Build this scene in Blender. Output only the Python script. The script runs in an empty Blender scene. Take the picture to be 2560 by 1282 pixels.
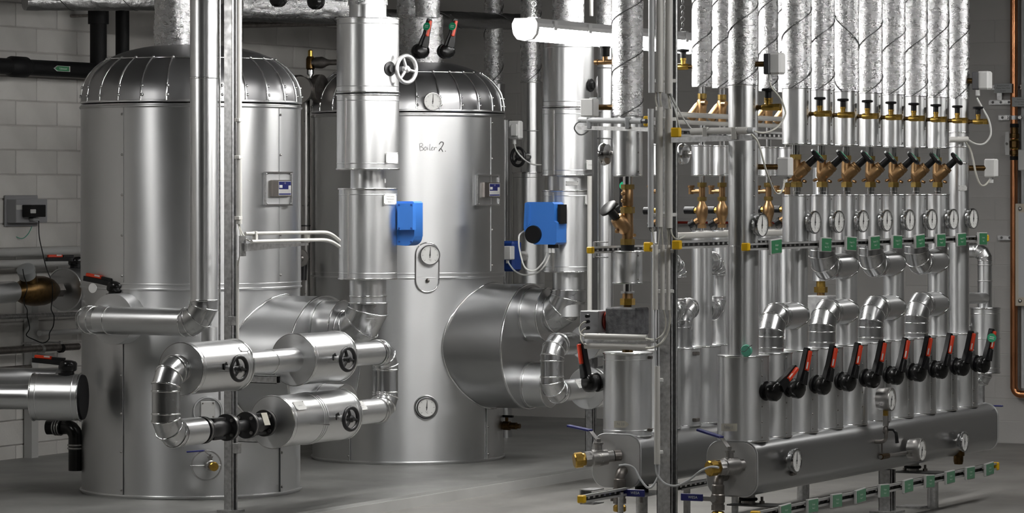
import bpy, math, random
from mathutils import Vector, Matrix, noise
random.seed(7)
SC = bpy.context.scene
COL = SC.collection
# ---------------------------------------------------------------- camera
F, CX, HY, CZ = 8600.0, 1280.0, 470.0, 1.5          # focal length and horizon in pixels of the 2560 px frame
PHI = math.radians(28.0)
CP, SP = math.cos(PHI), math.sin(PHI)
cam = bpy.data.cameras.new('camera')
cam.sensor_width = 36.0
cam.lens = 36.0 * F / 2560.0
cam.shift_y = -(641.0 - HY) / 2560.0
cam.clip_end = 100
camo = bpy.data.objects.new('camera', cam)
COL.objects.link(camo)
camo.location = (0, 0, CZ)
camo.rotation_euler = (math.pi / 2, 0, PHI)
SC.camera = camo
# ---------------------------------------------------------------- world, exposure
w = bpy.data.worlds.new('world')
SC.world = w
w.use_nodes = True
w.node_tree.nodes['Background'].inputs[0].default_value = (0.5, 0.52, 0.55, 1)
w.node_tree.nodes['Background'].inputs[1].default_value = 0.05
SC.view_settings.view_transform = 'Standard'
SC.view_settings.look = 'None'
SC.view_settings.gamma = 1.0
SC.view_settings.exposure = -0.2
SC.view_settings.use_curve_mapping = False
SC.cycles.max_bounces = 5
SC.cycles.diffuse_bounces = 2
SC.cycles.glossy_bounces = 3
SC.cycles.transmission_bounces = 2
SC.cycles.caustics_refractive = False
SC.cycles.sample_clamp_indirect = 6.0
SC.cycles.use_adaptive_sampling = True
SC.cycles.adaptive_threshold = 0.15
LAMP_POWER = 40.0
# fluorescent batten lamps under the ceiling: (room x, start y, length, z, strength factor)
CEILING_LAMPS = [(-7.45, 12.5, 1.5, 2.44, 2.1), (-7.6, 15.3, 1.5, 2.58, 1.3), (-4.4, 12.0, 1.5, 2.60, 1.4), (-4.5, 14.8, 1.5, 2.66, 1.4),
                 (-9.3, 10.4, 1.5, 2.36, 1.2), (-4.0, 6.6, 1.5, 2.70, 1.0), (-2.2, 10.5, 1.5, 2.70, 0.5)]

def P(x, y, d):
    """point of the room that stands d metres in front of the camera and shows at pixel (x, y)"""
    X = (x - CX) * d / F
    return Vector((X * CP - d * SP, X * SP + d * CP, CZ + (HY - y) * d / F))
def RY(px, x0):
    p = px - CX
    return x0 * (F * CP + p * SP) / (p * CP - F * SP)
def RX(px, y0):
    p = px - CX
    return y0 * (p * CP - F * SP) / (F * CP + p * SP)
def depth(v):
    return -v.x * SP + v.y * CP
def onx(px, py, x0):
    y = RY(px, x0); d = -x0 * SP + y * CP
    return Vector((x0, y, CZ + (HY - py) * d / F))
def ony(px, py, y0):
    x = RX(px, y0); d = -x * SP + y0 * CP
    return Vector((x, y0, CZ + (HY - py) * d / F))
def S(px, d):
    return px * d / F
XD, YD, ZD = Vector((1, 0, 0)), Vector((0, 1, 0)), Vector((0, 0, 1))

# ---------------------------------------------------------------- materials
M = {}
def mat(name, col, metal=0.0, rough=0.5, spec=0.5, bump=None, var=None, rvar=None, emit=None, coord='Object', aniso=0, axis='Z', trans=0):
    m = bpy.data.materials.new(name)
    m.use_nodes = True
    nt = m.node_tree
    b = nt.nodes['Principled BSDF']
    b.inputs['Base Color'].default_value = (*col, 1)
    b.inputs['Metallic'].default_value = metal
    b.inputs['Roughness'].default_value = rough
    b.inputs['Specular IOR Level'].default_value = spec
    if aniso:
        # brushed sheet: highlights stretch along the axis of the drum or pipe
        b.inputs['Anisotropic'].default_value = aniso
        b.inputs['Anisotropic Rotation'].default_value = 0.25
        tg = nt.nodes.new('ShaderNodeTangent')
        tg.direction_type = 'RADIAL'
        tg.axis = axis
        nt.links.new(tg.outputs[0], b.inputs['Tangent'])
    if trans:
        b.inputs['Transmission Weight'].default_value = trans
    tc = nt.nodes.new('ShaderNodeTexCoord')
    def noise_node(scale, detail=4, stretch=(1, 1, 1)):
        mp = nt.nodes.new('ShaderNodeMapping')
        mp.inputs['Scale'].default_value = stretch
        nt.links.new(tc.outputs[coord], mp.inputs[0])
        n = nt.nodes.new('ShaderNodeTexNoise')
        n.inputs['Scale'].default_value = scale
        n.inputs['Detail'].default_value = detail
        nt.links.new(mp.outputs[0], n.inputs['Vector'])
        return n
    if var:      # (scale, low factor, high factor, stretch)
        n = noise_node(var[0], 6, var[3] if len(var) > 3 else (1, 1, 1))
        r = nt.nodes.new('ShaderNodeMapRange')
        r.inputs['From Min'].default_value = 0.3
        r.inputs['From Max'].default_value = 0.7
        r.inputs['To Min'].default_value = var[1]
        r.inputs['To Max'].default_value = var[2]
        nt.links.new(n.outputs['Fac'], r.inputs['Value'])
        mx = nt.nodes.new('ShaderNodeMix')
        mx.data_type = 'RGBA'
        mx.blend_type = 'MULTIPLY'
        mx.inputs['Factor'].default_value = 1
        mx.inputs['A'].default_value = (*col, 1)
        nt.links.new(r.outputs[0], mx.inputs['B'])
        nt.links.new(mx.outputs['Result'], b.inputs['Base Color'])
    if rvar:     # (scale, low, high, stretch)
        n = noise_node(rvar[0], 4, rvar[3] if len(rvar) > 3 else (1, 1, 1))
        r = nt.nodes.new('ShaderNodeMapRange')
        r.inputs['From Min'].default_value = 0.3
        r.inputs['From Max'].default_value = 0.7
        r.inputs['To Min'].default_value = rvar[1]
        r.inputs['To Max'].default_value = rvar[2]
        nt.links.new(n.outputs['Fac'], r.inputs['Value'])
        nt.links.new(r.outputs[0], b.inputs['Roughness'])
    if bump:     # list of (scale, strength, stretch)
        prev = None
        for bp in bump:
            n = noise_node(bp[0], 3, bp[2] if len(bp) > 2 else (1, 1, 1))
            bn = nt.nodes.new('ShaderNodeBump')
            bn.inputs['Strength'].default_value = bp[1]
            bn.inputs['Distance'].default_value = bp[3] if len(bp) > 3 else 0.01
            nt.links.new(n.outputs['Fac'], bn.inputs['Height'])
            if prev:
                nt.links.new(prev.outputs[0], bn.inputs['Normal'])
            prev = bn
        nt.links.new(prev.outputs[0], b.inputs['Normal'])
    if emit:
        b.inputs['Emission Color'].default_value = (*emit[0], 1)
        b.inputs['Emission Strength'].default_value = emit[1]
    M[name] = m
    return m
for ax_, sf in (('Z', ''), ('X', '_x'), ('Y', '_y')):
    st = {'Z': (1, 1, .35), 'X': (.35, 1, 1), 'Y': (1, .35, 1)}[ax_]
    mat('cladding' + sf, (0.73, 0.735, 0.74), 1, 0.36, rvar=(5, 0.32, 0.41, st), bump=[(2.2, 0.07, st, 0.02)], aniso=.65, axis=ax_)
    mat('tank_sheet' + sf, (0.66, 0.665, 0.67), 1, 0.38, rvar=(2.5, 0.34, 0.42, st), bump=[(1.3, 0.10, st, 0.03)], aniso=.75, axis=ax_)
    mat('vessel_steel' + sf, (0.50, 0.505, 0.51), 1, 0.34, rvar=(3, 0.29, 0.4, st), bump=[(2.5, 0.10, st, 0.02)], aniso=.5, axis=ax_)
mat('bend_sheet', (0.58, 0.585, 0.59), 1, 0.27, rvar=(6, 0.22, 0.33), bump=[(3, 0.08, (1, 1, 1), 0.02)])
mat('dome_sheet', (0.36, 0.36, 0.365), 1, 0.33, rvar=(4, 0.28, 0.4), bump=[(300, 0.05, (1, 1, 0.2), 0.002)])
mat('bright_rim', (0.78, 0.78, 0.78), 1, 0.2)
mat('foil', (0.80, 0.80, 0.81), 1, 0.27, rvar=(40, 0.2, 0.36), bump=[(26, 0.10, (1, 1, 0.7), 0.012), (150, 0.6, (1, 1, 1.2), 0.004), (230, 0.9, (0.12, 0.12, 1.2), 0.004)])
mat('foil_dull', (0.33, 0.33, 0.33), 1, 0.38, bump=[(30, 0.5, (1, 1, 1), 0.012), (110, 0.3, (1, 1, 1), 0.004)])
mat('wire', (0.16, 0.16, 0.16), 1, 0.5)
mat('galvanised', (0.56, 0.56, 0.56), 1, 0.42, var=(60, 0.75, 1.15), rvar=(40, 0.36, 0.52))
mat('galvanised_dark', (0.12, 0.12, 0.12), 0.6, 0.5)
mat('chrome', (0.8, 0.8, 0.8), 1, 0.1)
mat('steel', (0.42, 0.41, 0.40), 1, 0.32, rvar=(30, 0.26, 0.42))
mat('old_steel', (0.27, 0.25, 0.235), 1, 0.4, var=(40, 0.75, 1.2))
mat('brass', (0.50, 0.32, 0.075), 1, 0.28, var=(60, 0.85, 1.1))
mat('bronze', (0.35, 0.215, 0.105), 1, 0.36, var=(50, 0.85, 1.12))
mat('bronze_dark', (0.11, 0.066, 0.026), 1, 0.36, var=(50, 0.7, 1.2))
mat('nut_brass', (0.32, 0.22, 0.07), 1, 0.36, var=(60, 0.85, 1.1))
mat('copper', (0.62, 0.27, 0.13), 1, 0.25, var=(14, 0.65, 1.1, (1, 1, 0.4)))
mat('black_rubber', (0.004, 0.004, 0.0045), 0, 0.6, 0.25, bump=[(120, 0.2, (1, 1, 1), 0.003)])
mat('black_plastic', (0.006, 0.006, 0.0065), 0, 0.38, 0.3)
mat('black_gloss', (0.006, 0.006, 0.006), 0, 0.22, 0.35)
mat('black_paint', (0.02, 0.02, 0.021), 0, 0.35)
mat('red_plastic', (0.62, 0.045, 0.012), 0, 0.35)
mat('red_dark', (0.20, 0.02, 0.012), 0, 0.25)
mat('orange_yellow', (0.72, 0.43, 0.005), 0, 0.4)
mat('blue_plastic', (0.035, 0.165, 0.54), 0, 0.38)
mat('blue_dark', (0.012, 0.045, 0.22), 0, 0.4)
mat('blue_handle', (0.018, 0.022, 0.15), 0, 0.35)
mat('green_sign', (0.035, 0.185, 0.08), 0, 0.4)
mat('green_sign_pale', (0.10, 0.25, 0.15), 0, 0.45)
mat('green_tag', (0.012, 0.30, 0.14), 0, 0.35)
mat('green_seal', (0.12, 0.42, 0.30), 0, 0.35)
mat('sign_edge', (0.50, 0.50, 0.49), 0, 0.4)
mat('sign_ink', (0.70, 0.75, 0.70), 0, 0.5)
mat('paper', (0.56, 0.56, 0.545), 0, 0.5)
mat('tape', (0.50, 0.48, 0.41), 0, 0.5)
mat('ink', (0.06, 0.06, 0.06), 0, 0.5)
mat('ink_soft', (0.25, 0.25, 0.25), 0, 0.5)
mat('white_plastic', (0.66, 0.66, 0.65), 0, 0.4)
mat('grey_plastic', (0.30, 0.31, 0.31), 0, 0.45)
mat('grey_box', (0.27, 0.27, 0.28), 0, 0.4)
mat('dark_grey_plastic', (0.05, 0.05, 0.055), 0, 0.4)
mat('conduit', (0.58, 0.57, 0.54), 0, 0.42)
mat('conduit_grey', (0.48, 0.49, 0.50), 0, 0.42)
mat('cable', (0.46, 0.45, 0.40), 0, 0.45)
mat('cable_white', (0.62, 0.62, 0.60), 0, 0.4)
mat('pvc_pipe', (0.42, 0.42, 0.41), 0, 0.4)
mat('insulation_block', (0.10, 0.10, 0.105), 0, 0.85, var=(45, 0.6, 1.5), bump=[(160, 0.5, (1, 1, 1), 0.004)])
mat('insulation_pale', (0.34, 0.34, 0.34), 0, 0.8, var=(45, 0.8, 1.2), bump=[(160, 0.4, (1, 1, 1), 0.004)])
mat('dial', (0.74, 0.74, 0.72), 0, 0.35)
mat('nameplate_blue', (0.02, 0.025, 0.14), 0.2, 0.3)
mat('nameplate_frame', (0.36, 0.33, 0.31), 1, 0.35)
mat('board_frame', (0.50, 0.45, 0.37), 0, 0.5)
mat('board_paper', (0.52, 0.53, 0.54), 0, 0.25)
mat('lamp_body', (0.62, 0.62, 0.62), 0, 0.4)
mat('lamp_glow', (1, 1, 1), 0, 0.3, emit=((1.0, 0.985, 0.96), LAMP_POWER))
mat('wall_paint', (0.58, 0.565, 0.54), 0, 0.75, var=(3.0, 0.86, 1.08), bump=[(70, 0.25, (1, 1, 1), 0.004), (12, 0.2, (1, 1, 1), 0.006)])
mat('wall_joint', (0.45, 0.435, 0.415), 0, 0.85, var=(4.0, 0.8, 1.1))
mat('end_wall_paint', (0.42, 0.41, 0.395), 0, 0.7, var=(2.2, 0.9, 1.06), bump=[(60, 0.15, (1, 1, 1), 0.004)])
mat('ceiling_paint', (0.16, 0.16, 0.16), 0, 0.85)
mat('plate_steel', (0.55, 0.55, 0.545), 0.7, 0.5, var=(3, 0.92, 1.05))
mat('kerb_lit_tone', (0.50, 0.50, 0.485), 0, 0.6, var=(2.5, 0.85, 1.1))  # plinth concrete made paler: light on its front face put into the colour
mat('far_wall_paint', (0.26, 0.258, 0.25), 0, 0.8)
mat('concrete', (0.225, 0.219, 0.206), 0, 0.5, var=(1.7, 0.72, 1.2, (1, 0.7, 1)), rvar=(2.2, 0.38, 0.6), bump=[(45, 0.12, (1, 1, 1), 0.004)])
mat('plinth_concrete', (0.205, 0.205, 0.196), 0, 0.45, var=(2.3, 0.76, 1.15, (1, 0.6, 1)), rvar=(2.2, 0.34, 0.55), bump=[(45, 0.12, (1, 1, 1), 0.004)])

# ---------------------------------------------------------------- mesh builder
def basis(ax):
    ax = ax.normalized()
    t = ZD if abs(ax.z) < 0.9 else XD
    u = t.cross(ax).normalized()
    return u, ax.cross(u)
class MB:
    def __init__(s):
        s.v = []; s.f = []
    def ring(s, c, u, w, r, n, ph=0.0):
        i0 = len(s.v)
        for k in range(n):
            a = 2 * math.pi * k / n + ph
            s.v.append(c + u * (r * math.cos(a)) + w * (r * math.sin(a)))
        return list(range(i0, i0 + n))
    def bridge(s, a, b):
        n = len(a)
        for k in range(n):
            s.f.append((a[k], a[(k + 1) % n], b[(k + 1) % n], b[k]))
    def lathe(s, a, ax, prof, n=36, cap0=True, cap1=True, ph=0.0):
        ax = ax.normalized(); u, w = basis(ax)
        rs = [s.ring(a + ax * t, u, w, max(r, 1e-5), n, ph) for t, r in prof]
        for i in range(len(rs) - 1):
            s.bridge(rs[i], rs[i + 1])
        if cap0: s.f.append(tuple(reversed(rs[0])))
        if cap1: s.f.append(tuple(rs[-1]))
        return s
    def cyl(s, a, b, r, n=24, r2=None, ph=0.0):
        d = b - a
        return s.lathe(a, d, [(0, r), (d.length, r if r2 is None else r2)], n, ph=ph)
    def tube(s, pts, r, n=12, caps=True, closed=False):
        N = len(pts)
        def seg(i): return (pts[(i + 1) % N] - pts[i % N]).normalized()
        t = seg(0); u, w = basis(t)
        rings = []
        for i in range(N):
            tin = seg(i - 1) if (i > 0 or closed) else seg(0)
            tout = seg(i) if (i < N - 1 or closed) else seg(N - 2)
            nrm = (tin + tout)
            nrm = nrm.normalized() if nrm.length > 1e-6 else tin
            if i > 0:
                # transport u along the incoming segment
                u = (u - tin * u.dot(tin)).normalized(); w = tin.cross(u)
            rr = r[i] if isinstance(r, (list, tuple)) else r
            i0 = len(s.v)
            den = tin.dot(nrm)
            for k in range(n):
                a = 2 * math.pi * k / n
                o = u * (rr * math.cos(a)) + w * (rr * math.sin(a))
                o = o - tin * (o.dot(nrm) / max(den, 0.3))
                s.v.append(pts[i] + o)
            rings.append(list(range(i0, i0 + n)))
            if i < N - 1:
                q = tin.rotation_difference(tout)
                u = q @ u; w = q @ w
        for i in range(N - 1):
            s.bridge(rings[i], rings[i + 1])
        if closed:
            s.bridge(rings[-1], rings[0])
        elif caps:
            s.f.append(tuple(reversed(rings[0]))); s.f.append(tuple(rings[-1]))
        s.rings = [[s.v[k] for k in rg] for rg in rings]
        return s
    def box(s, c, sx, sy, sz, R=None):
        i0 = len(s.v)
        for dz in (-1, 1):
            for dy in (-1, 1):
                for dx in (-1, 1):
                    o = Vector((dx * sx / 2, dy * sy / 2, dz * sz / 2))
                    if R: o = R @ o
                    s.v.append(c + o)
        for q in ((0, 2, 3, 1), (4, 5, 7, 6), (0, 1, 5, 4), (2, 6, 7, 3), (0, 4, 6, 2), (1, 3, 7, 5)):
            s.f.append(tuple(i0 + k for k in q))
        return s
    def rbox(s, c, sx, sy, sz, r=0.004, R=None):
        """box with chamfered edges"""
        i0 = len(s.v)
        pts = {}
        for dz in (-1, 1):
            for dy in (-1, 1):
                for dx in (-1, 1):
                    for ax in range(3):
                        o = Vector((dx * (sx / 2 - (r if ax != 0 else 0)), dy * (sy / 2 - (r if ax != 1 else 0)), dz * (sz / 2 - (r if ax != 2 else 0))))
                        if R: o = R @ o
                        pts[(dx, dy, dz, ax)] = len(s.v); s.v.append(c + o)
        def q(*k): s.f.append(tuple(pts[x] for x in k))
        for d in (-1, 1):
            a = [(d, -1, -1, 0), (d, 1, -1, 0), (d, 1, 1, 0), (d, -1, 1, 0)]; q(*(a if d > 0 else a[::-1]))
            a = [(-1, d, -1, 1), (-1, d, 1, 1), (1, d, 1, 1), (1, d, -1, 1)]; q(*(a if d > 0 else a[::-1]))
            a = [(-1, -1, d, 2), (1, -1, d, 2), (1, 1, d, 2), (-1, 1, d, 2)]; q(*(a if d > 0 else a[::-1]))
        for e in (-1, 1):
            for f in (-1, 1):
                q((e, f, -1, 0), (e, f, -1, 1), (e, f, 1, 1), (e, f, 1, 0))
                q((e, -1, f, 0), (e, -1, f, 2), (e, 1, f, 2), (e, 1, f, 0))
                q((-1, e, f, 1), (-1, e, f, 2), (1, e, f, 2), (1, e, f, 1))
        for dz in (-1, 1):
            for dy in (-1, 1):
                for dx in (-1, 1):
                    q((dx, dy, dz, 0), (dx, dy, dz, 1), (dx, dy, dz, 2))
        return s
    def prism(s, poly, o, ux, uy, dz):
        """polygon (list of 2D) spanned by ux, uy at o, extruded by the vector dz"""
        n = len(poly); i0 = len(s.v)
        for q in poly: s.v.append(o + ux * q[0] + uy * q[1])
        for q in poly: s.v.append(o + ux * q[0] + uy * q[1] + dz)
        s.f.append(tuple(reversed(range(i0, i0 + n)))); s.f.append(tuple(range(i0 + n, i0 + 2 * n)))
        for k in range(n):
            s.f.append((i0 + k, i0 + (k + 1) % n, i0 + n + (k + 1) % n, i0 + n + k))
        return s
    def torus(s, c, ax, R, r, n=36, m=8):
        u, w = basis(ax); ax = ax.normalized()
        rings = []
        for k in range(n):
            a = 2 * math.pi * k / n
            d = u * math.cos(a) + w * math.sin(a)
            rings.append(s.ring(c + d * R, d, ax, r, m))
        for k in range(n): s.bridge(rings[k], rings[(k + 1) % n])
        return s
    def ball(s, c, rx, ry=None, rz=None, n=16, m=10, R=None):
        ry = rx if ry is None else ry; rz = rx if rz is None else rz
        i0 = len(s.v)
        for j in range(m + 1):
            t = math.pi * j / m
            for k in range(n):
                a = 2 * math.pi * k / n
                o = Vector((rx * math.sin(t) * math.cos(a), ry * math.sin(t) * math.sin(a), rz * math.cos(t)))
                if R: o = R @ o
                s.v.append(c + o)
        for j in range(m):
            for k in range(n):
                s.f.append((i0 + j * n + k, i0 + (j + 1) * n + k, i0 + (j + 1) * n + (k + 1) % n, i0 + j * n + (k + 1) % n))
        return s
    def mesh(s, name, org, angle):
        me = bpy.data.meshes.new(name)
        me.from_pydata([tuple(p - org) for p in s.v], [], s.f)
        me.validate()
        import bmesh
        bm = bmesh.new(); bm.from_mesh(me)
        bmesh.ops.recalc_face_normals(bm, faces=bm.faces)
        bm.to_mesh(me); bm.free()
        me.polygons.foreach_set('use_smooth', [True] * len(me.polygons))
        me.set_sharp_from_angle(angle=math.radians(angle))
        return me
    def build(s, name, m, parent=None, angle=18, org=None, label=None):
        if parent is not None:
            org = ORG[parent.name]
        elif org is None:
            zs = min(p.z for p in s.v)
            c = sum(s.v, Vector()) / len(s.v)
            org = Vector((c.x, c.y, zs))
        me = s.mesh(name, org, angle)
        me.materials.append(M[m])
        o = bpy.data.objects.new(name, me)
        COL.objects.link(o)
        ORG[o.name] = org
        if parent is not None:
            o.parent = parent
        else:
            o.location = org
        if label: o['label'] = label
        return o
ORG = {}
LABELS = set()
def tag(o, label, cat, group=None, kind=None):
    o['label'] = label
    o['category'] = cat
    if group: o['group'] = group
    if kind: o['kind'] = kind
    return o
def thing(name, label, cat, loc, group=None):
    o = bpy.data.objects.new(name, None)
    o.empty_display_size = 0.05
    COL.objects.link(o)
    o.location = loc
    ORG[o.name] = Vector(loc)
    return tag(o, label, cat, group)
def struct(o, label=None):
    o['kind'] = 'structure'
    if label: o['label'] = label
    return o
def place(root, loc, rotz=0.0, scale=1.0, rot=None):
    root.location = loc
    if rot is not None:
        root.rotation_euler = rot
    else:
        root.rotation_euler = (0, 0, rotz)
    root.scale = (scale, scale, scale)
    return root
def copy_tree(o, parent=None):
    c = o.copy()
    COL.objects.link(c)
    if parent is not None: c.parent = parent
    for ch in o.children: copy_tree(ch, c)
    return c
def clone(proto, label, used=set()):
    """the first call hands out the built thing itself, later calls hand out copies"""
    if proto.name in used:
        o = copy_tree(proto)
    else:
        used.add(proto.name); o = proto
    o['label'] = label
    return o
TXT = {}
def text_mesh(txt, size):
    k = (txt, round(size, 5))
    if k not in TXT:
        c = bpy.data.curves.new('lettering', 'FONT')
        c.body = txt; c.size = size; c.align_x = 'CENTER'; c.align_y = 'CENTER'
        c.resolution_u = 2
        ob = bpy.data.objects.new('lettering', c)
        TXT[k] = bpy.data.meshes.new_from_object(ob)
        bpy.data.objects.remove(ob)
    return TXT[k]
def lettering(txt, size, c, ux, uy, m, parent, name='lettering'):
    src = text_mesh(txt, size)
    ux = ux.normalized(); uy = uy.normalized()
    me = src.copy()
    org = ORG[parent.name]
    for v in me.vertices:
        q = c + ux * v.co.x + uy * v.co.y
        v.co = q - org
    me.materials.clear(); me.materials.append(M[m])
    o = bpy.data.objects.new(name, me)
    COL.objects.link(o); o.parent = parent
    ORG[o.name] = org
    return o
def spline(pts, k=6):
    out = []
    n = len(pts)
    for i in range(n - 1):
        p0, p1, p2, p3 = pts[max(i - 1, 0)], pts[i], pts[i + 1], pts[min(i + 2, n - 1)]
        for j in range(k):
            t = j / k
            out.append(0.5 * ((2 * p1) + (p2 - p0) * t + (2 * p0 - 5 * p1 + 4 * p2 - p3) * t * t + (3 * p1 - p0 - 3 * p2 + p3) * t ** 3))
    out.append(pts[-1])
    return out
def cable(pts, wpx, m, name, label=None, parent=None, cat='cable', group=None, k=6):
    """pts: (x, y, depth) pixel points"""
    q = spline([P(*p) for p in pts], k)
    r = S(wpx / 2, pts[len(pts) // 2][2])
    o = MB().tube(q, r, 8).build(name, m, parent, angle=60)
    if parent is None: tag(o, label, cat, group)
    return o
def elbow_pts(K, d0, d1, R, n=3):
    """centre line of a gored 90 degree bend with corner K, running in along d0 and out along d1"""
    C = K - d0 * R + d1 * R
    D = math.pi / 2 / n
    q = [K - d0 * R]
    for k in range(n):
        a = (k + 0.5) * D
        q.append(C + (d0 * math.sin(a) - d1 * math.cos(a)) * (R / math.cos(D / 2)))
    q.append(K + d1 * R)
    return q
def gored(parent, pts, r, m='bend_sheet', name='bend', n=36, bead=0.004, ends=True):
    b = MB().tube(pts, r, n)
    rings = b.rings
    o = b.build(name, m, parent)
    sub = o if parent.type == 'EMPTY' else parent
    for i, rg in enumerate(rings):
        if not ends and i in (0, len(rings) - 1): continue
        MB().tube([p for p in rg], bead, 6, closed=True).build('seam_ring', 'bright_rim', sub, angle=60)
    return o
def ax_mat(m, ax):
    if m not in ('cladding', 'tank_sheet', 'vessel_steel'): return m
    return m + ('_x' if abs(ax.x) > .7 else '_y' if abs(ax.y) > .7 else '')
def pipe(parent, a, b, r, m='cladding', name='pipe', n=36):
    m = ax_mat(m, (b - a).normalized())
    return MB().cyl(a, b, r, n).build(name, m, parent)
def casing(parent, a, b, r, m='cladding', name='casing', rim=0.005, n=48, seam=True, both=True):
    """sheet metal valve box: drum with flat ends and folded rims"""
    ax = (b - a); L = ax.length; ax = ax.normalized()
    m = ax_mat(m, ax)
    o = MB().lathe(a, ax, [(0, 0), (0, r), (L, r), (L, 0)], n, cap0=False, cap1=False).build(name, m, parent)
    for t in (0.004, L - 0.004):
        MB().torus(a + ax * t, ax, r + 0.001, rim * 0.8, n, 6).build('folded_rim', 'bright_rim', o, angle=60)
    for t in (0.03, L - 0.03):
        if L > 0.15:
            MB().torus(a + ax * t, ax, r - 0.0005, 0.0022, n, 5).build('bead', m, o, angle=60)
    return o
# ================================================================ the room
XW, YW, ZC = -10.94, 19.23, 3.0         # block wall behind the tanks, end wall, ceiling
XP, ZP = -8.0, 0.06                      # edge and height of the plinth the tanks stand on
X1, Y0 = 0.9, -1.0
def slab(name, x0, x1, y0, y1, z0, z1, m, label):
    o = MB().box(Vector(((x0 + x1) / 2, (y0 + y1) / 2, (z0 + z1) / 2)), x1 - x0, y1 - y0, z1 - z0).build(name, m)
    return struct(o, label)
slab('floor', XW - .2, X1 + .2, Y0 - .2, YW + .2, -.2, 0, 'concrete', 'smooth grey concrete floor')
slab('ceiling', XW - .2, X1 + .2, Y0 - .2, YW + .2, ZC, ZC + .2, 'ceiling_paint', 'grey painted ceiling')
wl = slab('wall_left', XW - .2, XW, Y0, YW + .2, 0, ZC, 'wall_joint', 'pale painted concrete block wall behind the tanks')
wb = slab('wall_back', XW, X1, YW, YW + .2, 0, ZC, 'end_wall_paint', 'grey painted end wall')
slab('wall_right', X1, X1 + .2, Y0, YW + .2, 0, ZC, 'far_wall_paint', 'pale painted wall of the room')
slab('wall_front', XW, X1, Y0 - .2, Y0, 0, ZC, 'far_wall_paint', 'pale painted wall of the room')
pl = MB()
pl.prism([(XW, 0), (XP, 0), (XP, ZP - .012), (XP - .012, ZP), (XW, ZP)], Vector((0, Y0, 0)), XD, ZD, YD * (YW - Y0))
fp = struct(pl.build('floor_plinth', 'plinth_concrete'), 'raised grey concrete plinth under the tanks')
MB().box(Vector((XP + .002, (Y0 + YW) / 2, ZP / 2 - .006)), .006, YW - Y0 - .01, ZP - .012).build('kerb_face', 'kerb_lit_tone', fp)  # thin sheet over the plinth front, carries the painted-in light
# blocks of the left wall, each one a piece of its own, where the wall is in view
BH, BL, JT = 0.131, 0.375, 0.006
bm_ = [MB().rbox(Vector((0, 0, 0)), 0.02, BL - JT, BH - JT, 0.0035).mesh('block', Vector(), 18) for _ in range(1)][0]
bm_.materials.append(M['wall_paint'])
bm2 = MB().rbox(Vector((0, 0, 0)), BL - .003, 0.02, BH - .003, 0.0015).mesh('block', Vector(), 18)
bm2.materials.append(M['end_wall_paint'])
def proj(v):
    X = v.x * CP + v.y * SP; d = depth(v)
    return CX + F * X / d, HY - F * (v.z - CZ) / d
WIN_L = [(-40, 225, -40, 1190), (598, 850, 30, 300)]
WIN_B = [(1250, 1370, 60, 740), (1690, 1990, -20, 1080), (2400, 2600, -20, 1120)]
def seen(v, wins, mx, my):
    x, y = proj(v)
    return any(a - mx < x < b + mx and c - my < y < d + my for a, b, c, d in wins)
def block(me, loc, par):
    o = bpy.data.objects.new('block', me)
    COL.objects.link(o)
    o.parent = par
    o.location = loc - ORG[par.name]
    return o
for r in range(23):
    z = (r + .5) * BH
    for k in range(-2, 60):
        y = 11.0 + (k + (.5 if r % 2 else 0)) * BL * 1.0
        v = Vector((XW - .004 + random.uniform(-.0015, .0015), y, z))
        if y + BL / 2 < YW and seen(v, WIN_L, 45, 30):
            block(bm_, v, wl)
for r in range(23):
    z = (r + .5) * BH
    for k in range(-2, 60):
        x = XW + (k + (.5 if r % 2 else 0)) * BL
        v = Vector((x, YW + .0085 + random.uniform(-.0006, .0006), z))
        if x - BL / 2 > XW and seen(v, WIN_B, 70, 30):
            block(bm2, v, wb)
# ================================================================ lamps
def batten(label, a, L, z_hang=None, factor=1.0, group=None, chain=True):
    """fluorescent batten along the room's y axis; a = centre of its near end"""
    t = thing('fluorescent_lamp', label, 'lamp', a, group)
    hw, hb = 0.062, 0.040
    prof = [(-hw, 0), (-hw, .018), (-hw * .8, hb), (hw * .8, hb), (hw, .018), (hw, 0)]
    MB().prism(prof, a, XD, ZD, YD * L).build('housing', 'lamp_body', t)
    dif = [(-hw * .97, 0), (-hw * .9, -.03), (-hw * .6, -.052), (0, -.06), (hw * .6, -.052), (hw * .9, -.03), (hw * .97, 0)]
    gm = 'lamp_glow'
    if abs(factor - 1) > 1e-3:
        gm = 'lamp_glow_%d' % round(factor * 100)
        if gm not in M: mat(gm, (1, 1, 1), 0, .3, emit=((1.0, .985, .96), LAMP_POWER * factor))
    MB().prism(dif, a + YD * .015, XD, ZD, YD * (L - .03)).build('diffuser', gm, t)
    for s in (.01, L - .01):
        MB().prism([(q[0] * 1.03, q[1] * 1.03) for q in prof + dif[::-1][1:-1]], a + YD * (s - .012), XD, ZD, YD * .024).build('end_cap', 'lamp_body', t)
    for k in range(5):
        y = a.y + L * (.1 + .2 * k)
        MB().box(Vector((a.x + hw, y, a.z + .012)), .008, .03, .04).build('clip', 'lamp_body', t)
    if chain:
        for y in (a.y + .09, a.y + L - .09):
            top = ZC - a.z - hb
            n = int(top / .028)
            b = MB()
            for k in range(n):
                c = Vector((a.x, y, a.z + hb + .012 + k * .028))
                b.torus(c, XD if k % 2 else YD, .011, .0022, 10, 5)
            b.build('chain', 'galvanised', t)
            MB().box(Vector((a.x, y, a.z + hb + .004)), .05, .03, .008).build('bracket', 'galvanised', t)
    return t
aL = P(1312, 68, 15.35)
yE = RY(1726, aL.x)
batten('lit fluorescent lamp hanging on chains between the pipes', aL, yE - aL.y)
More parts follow.
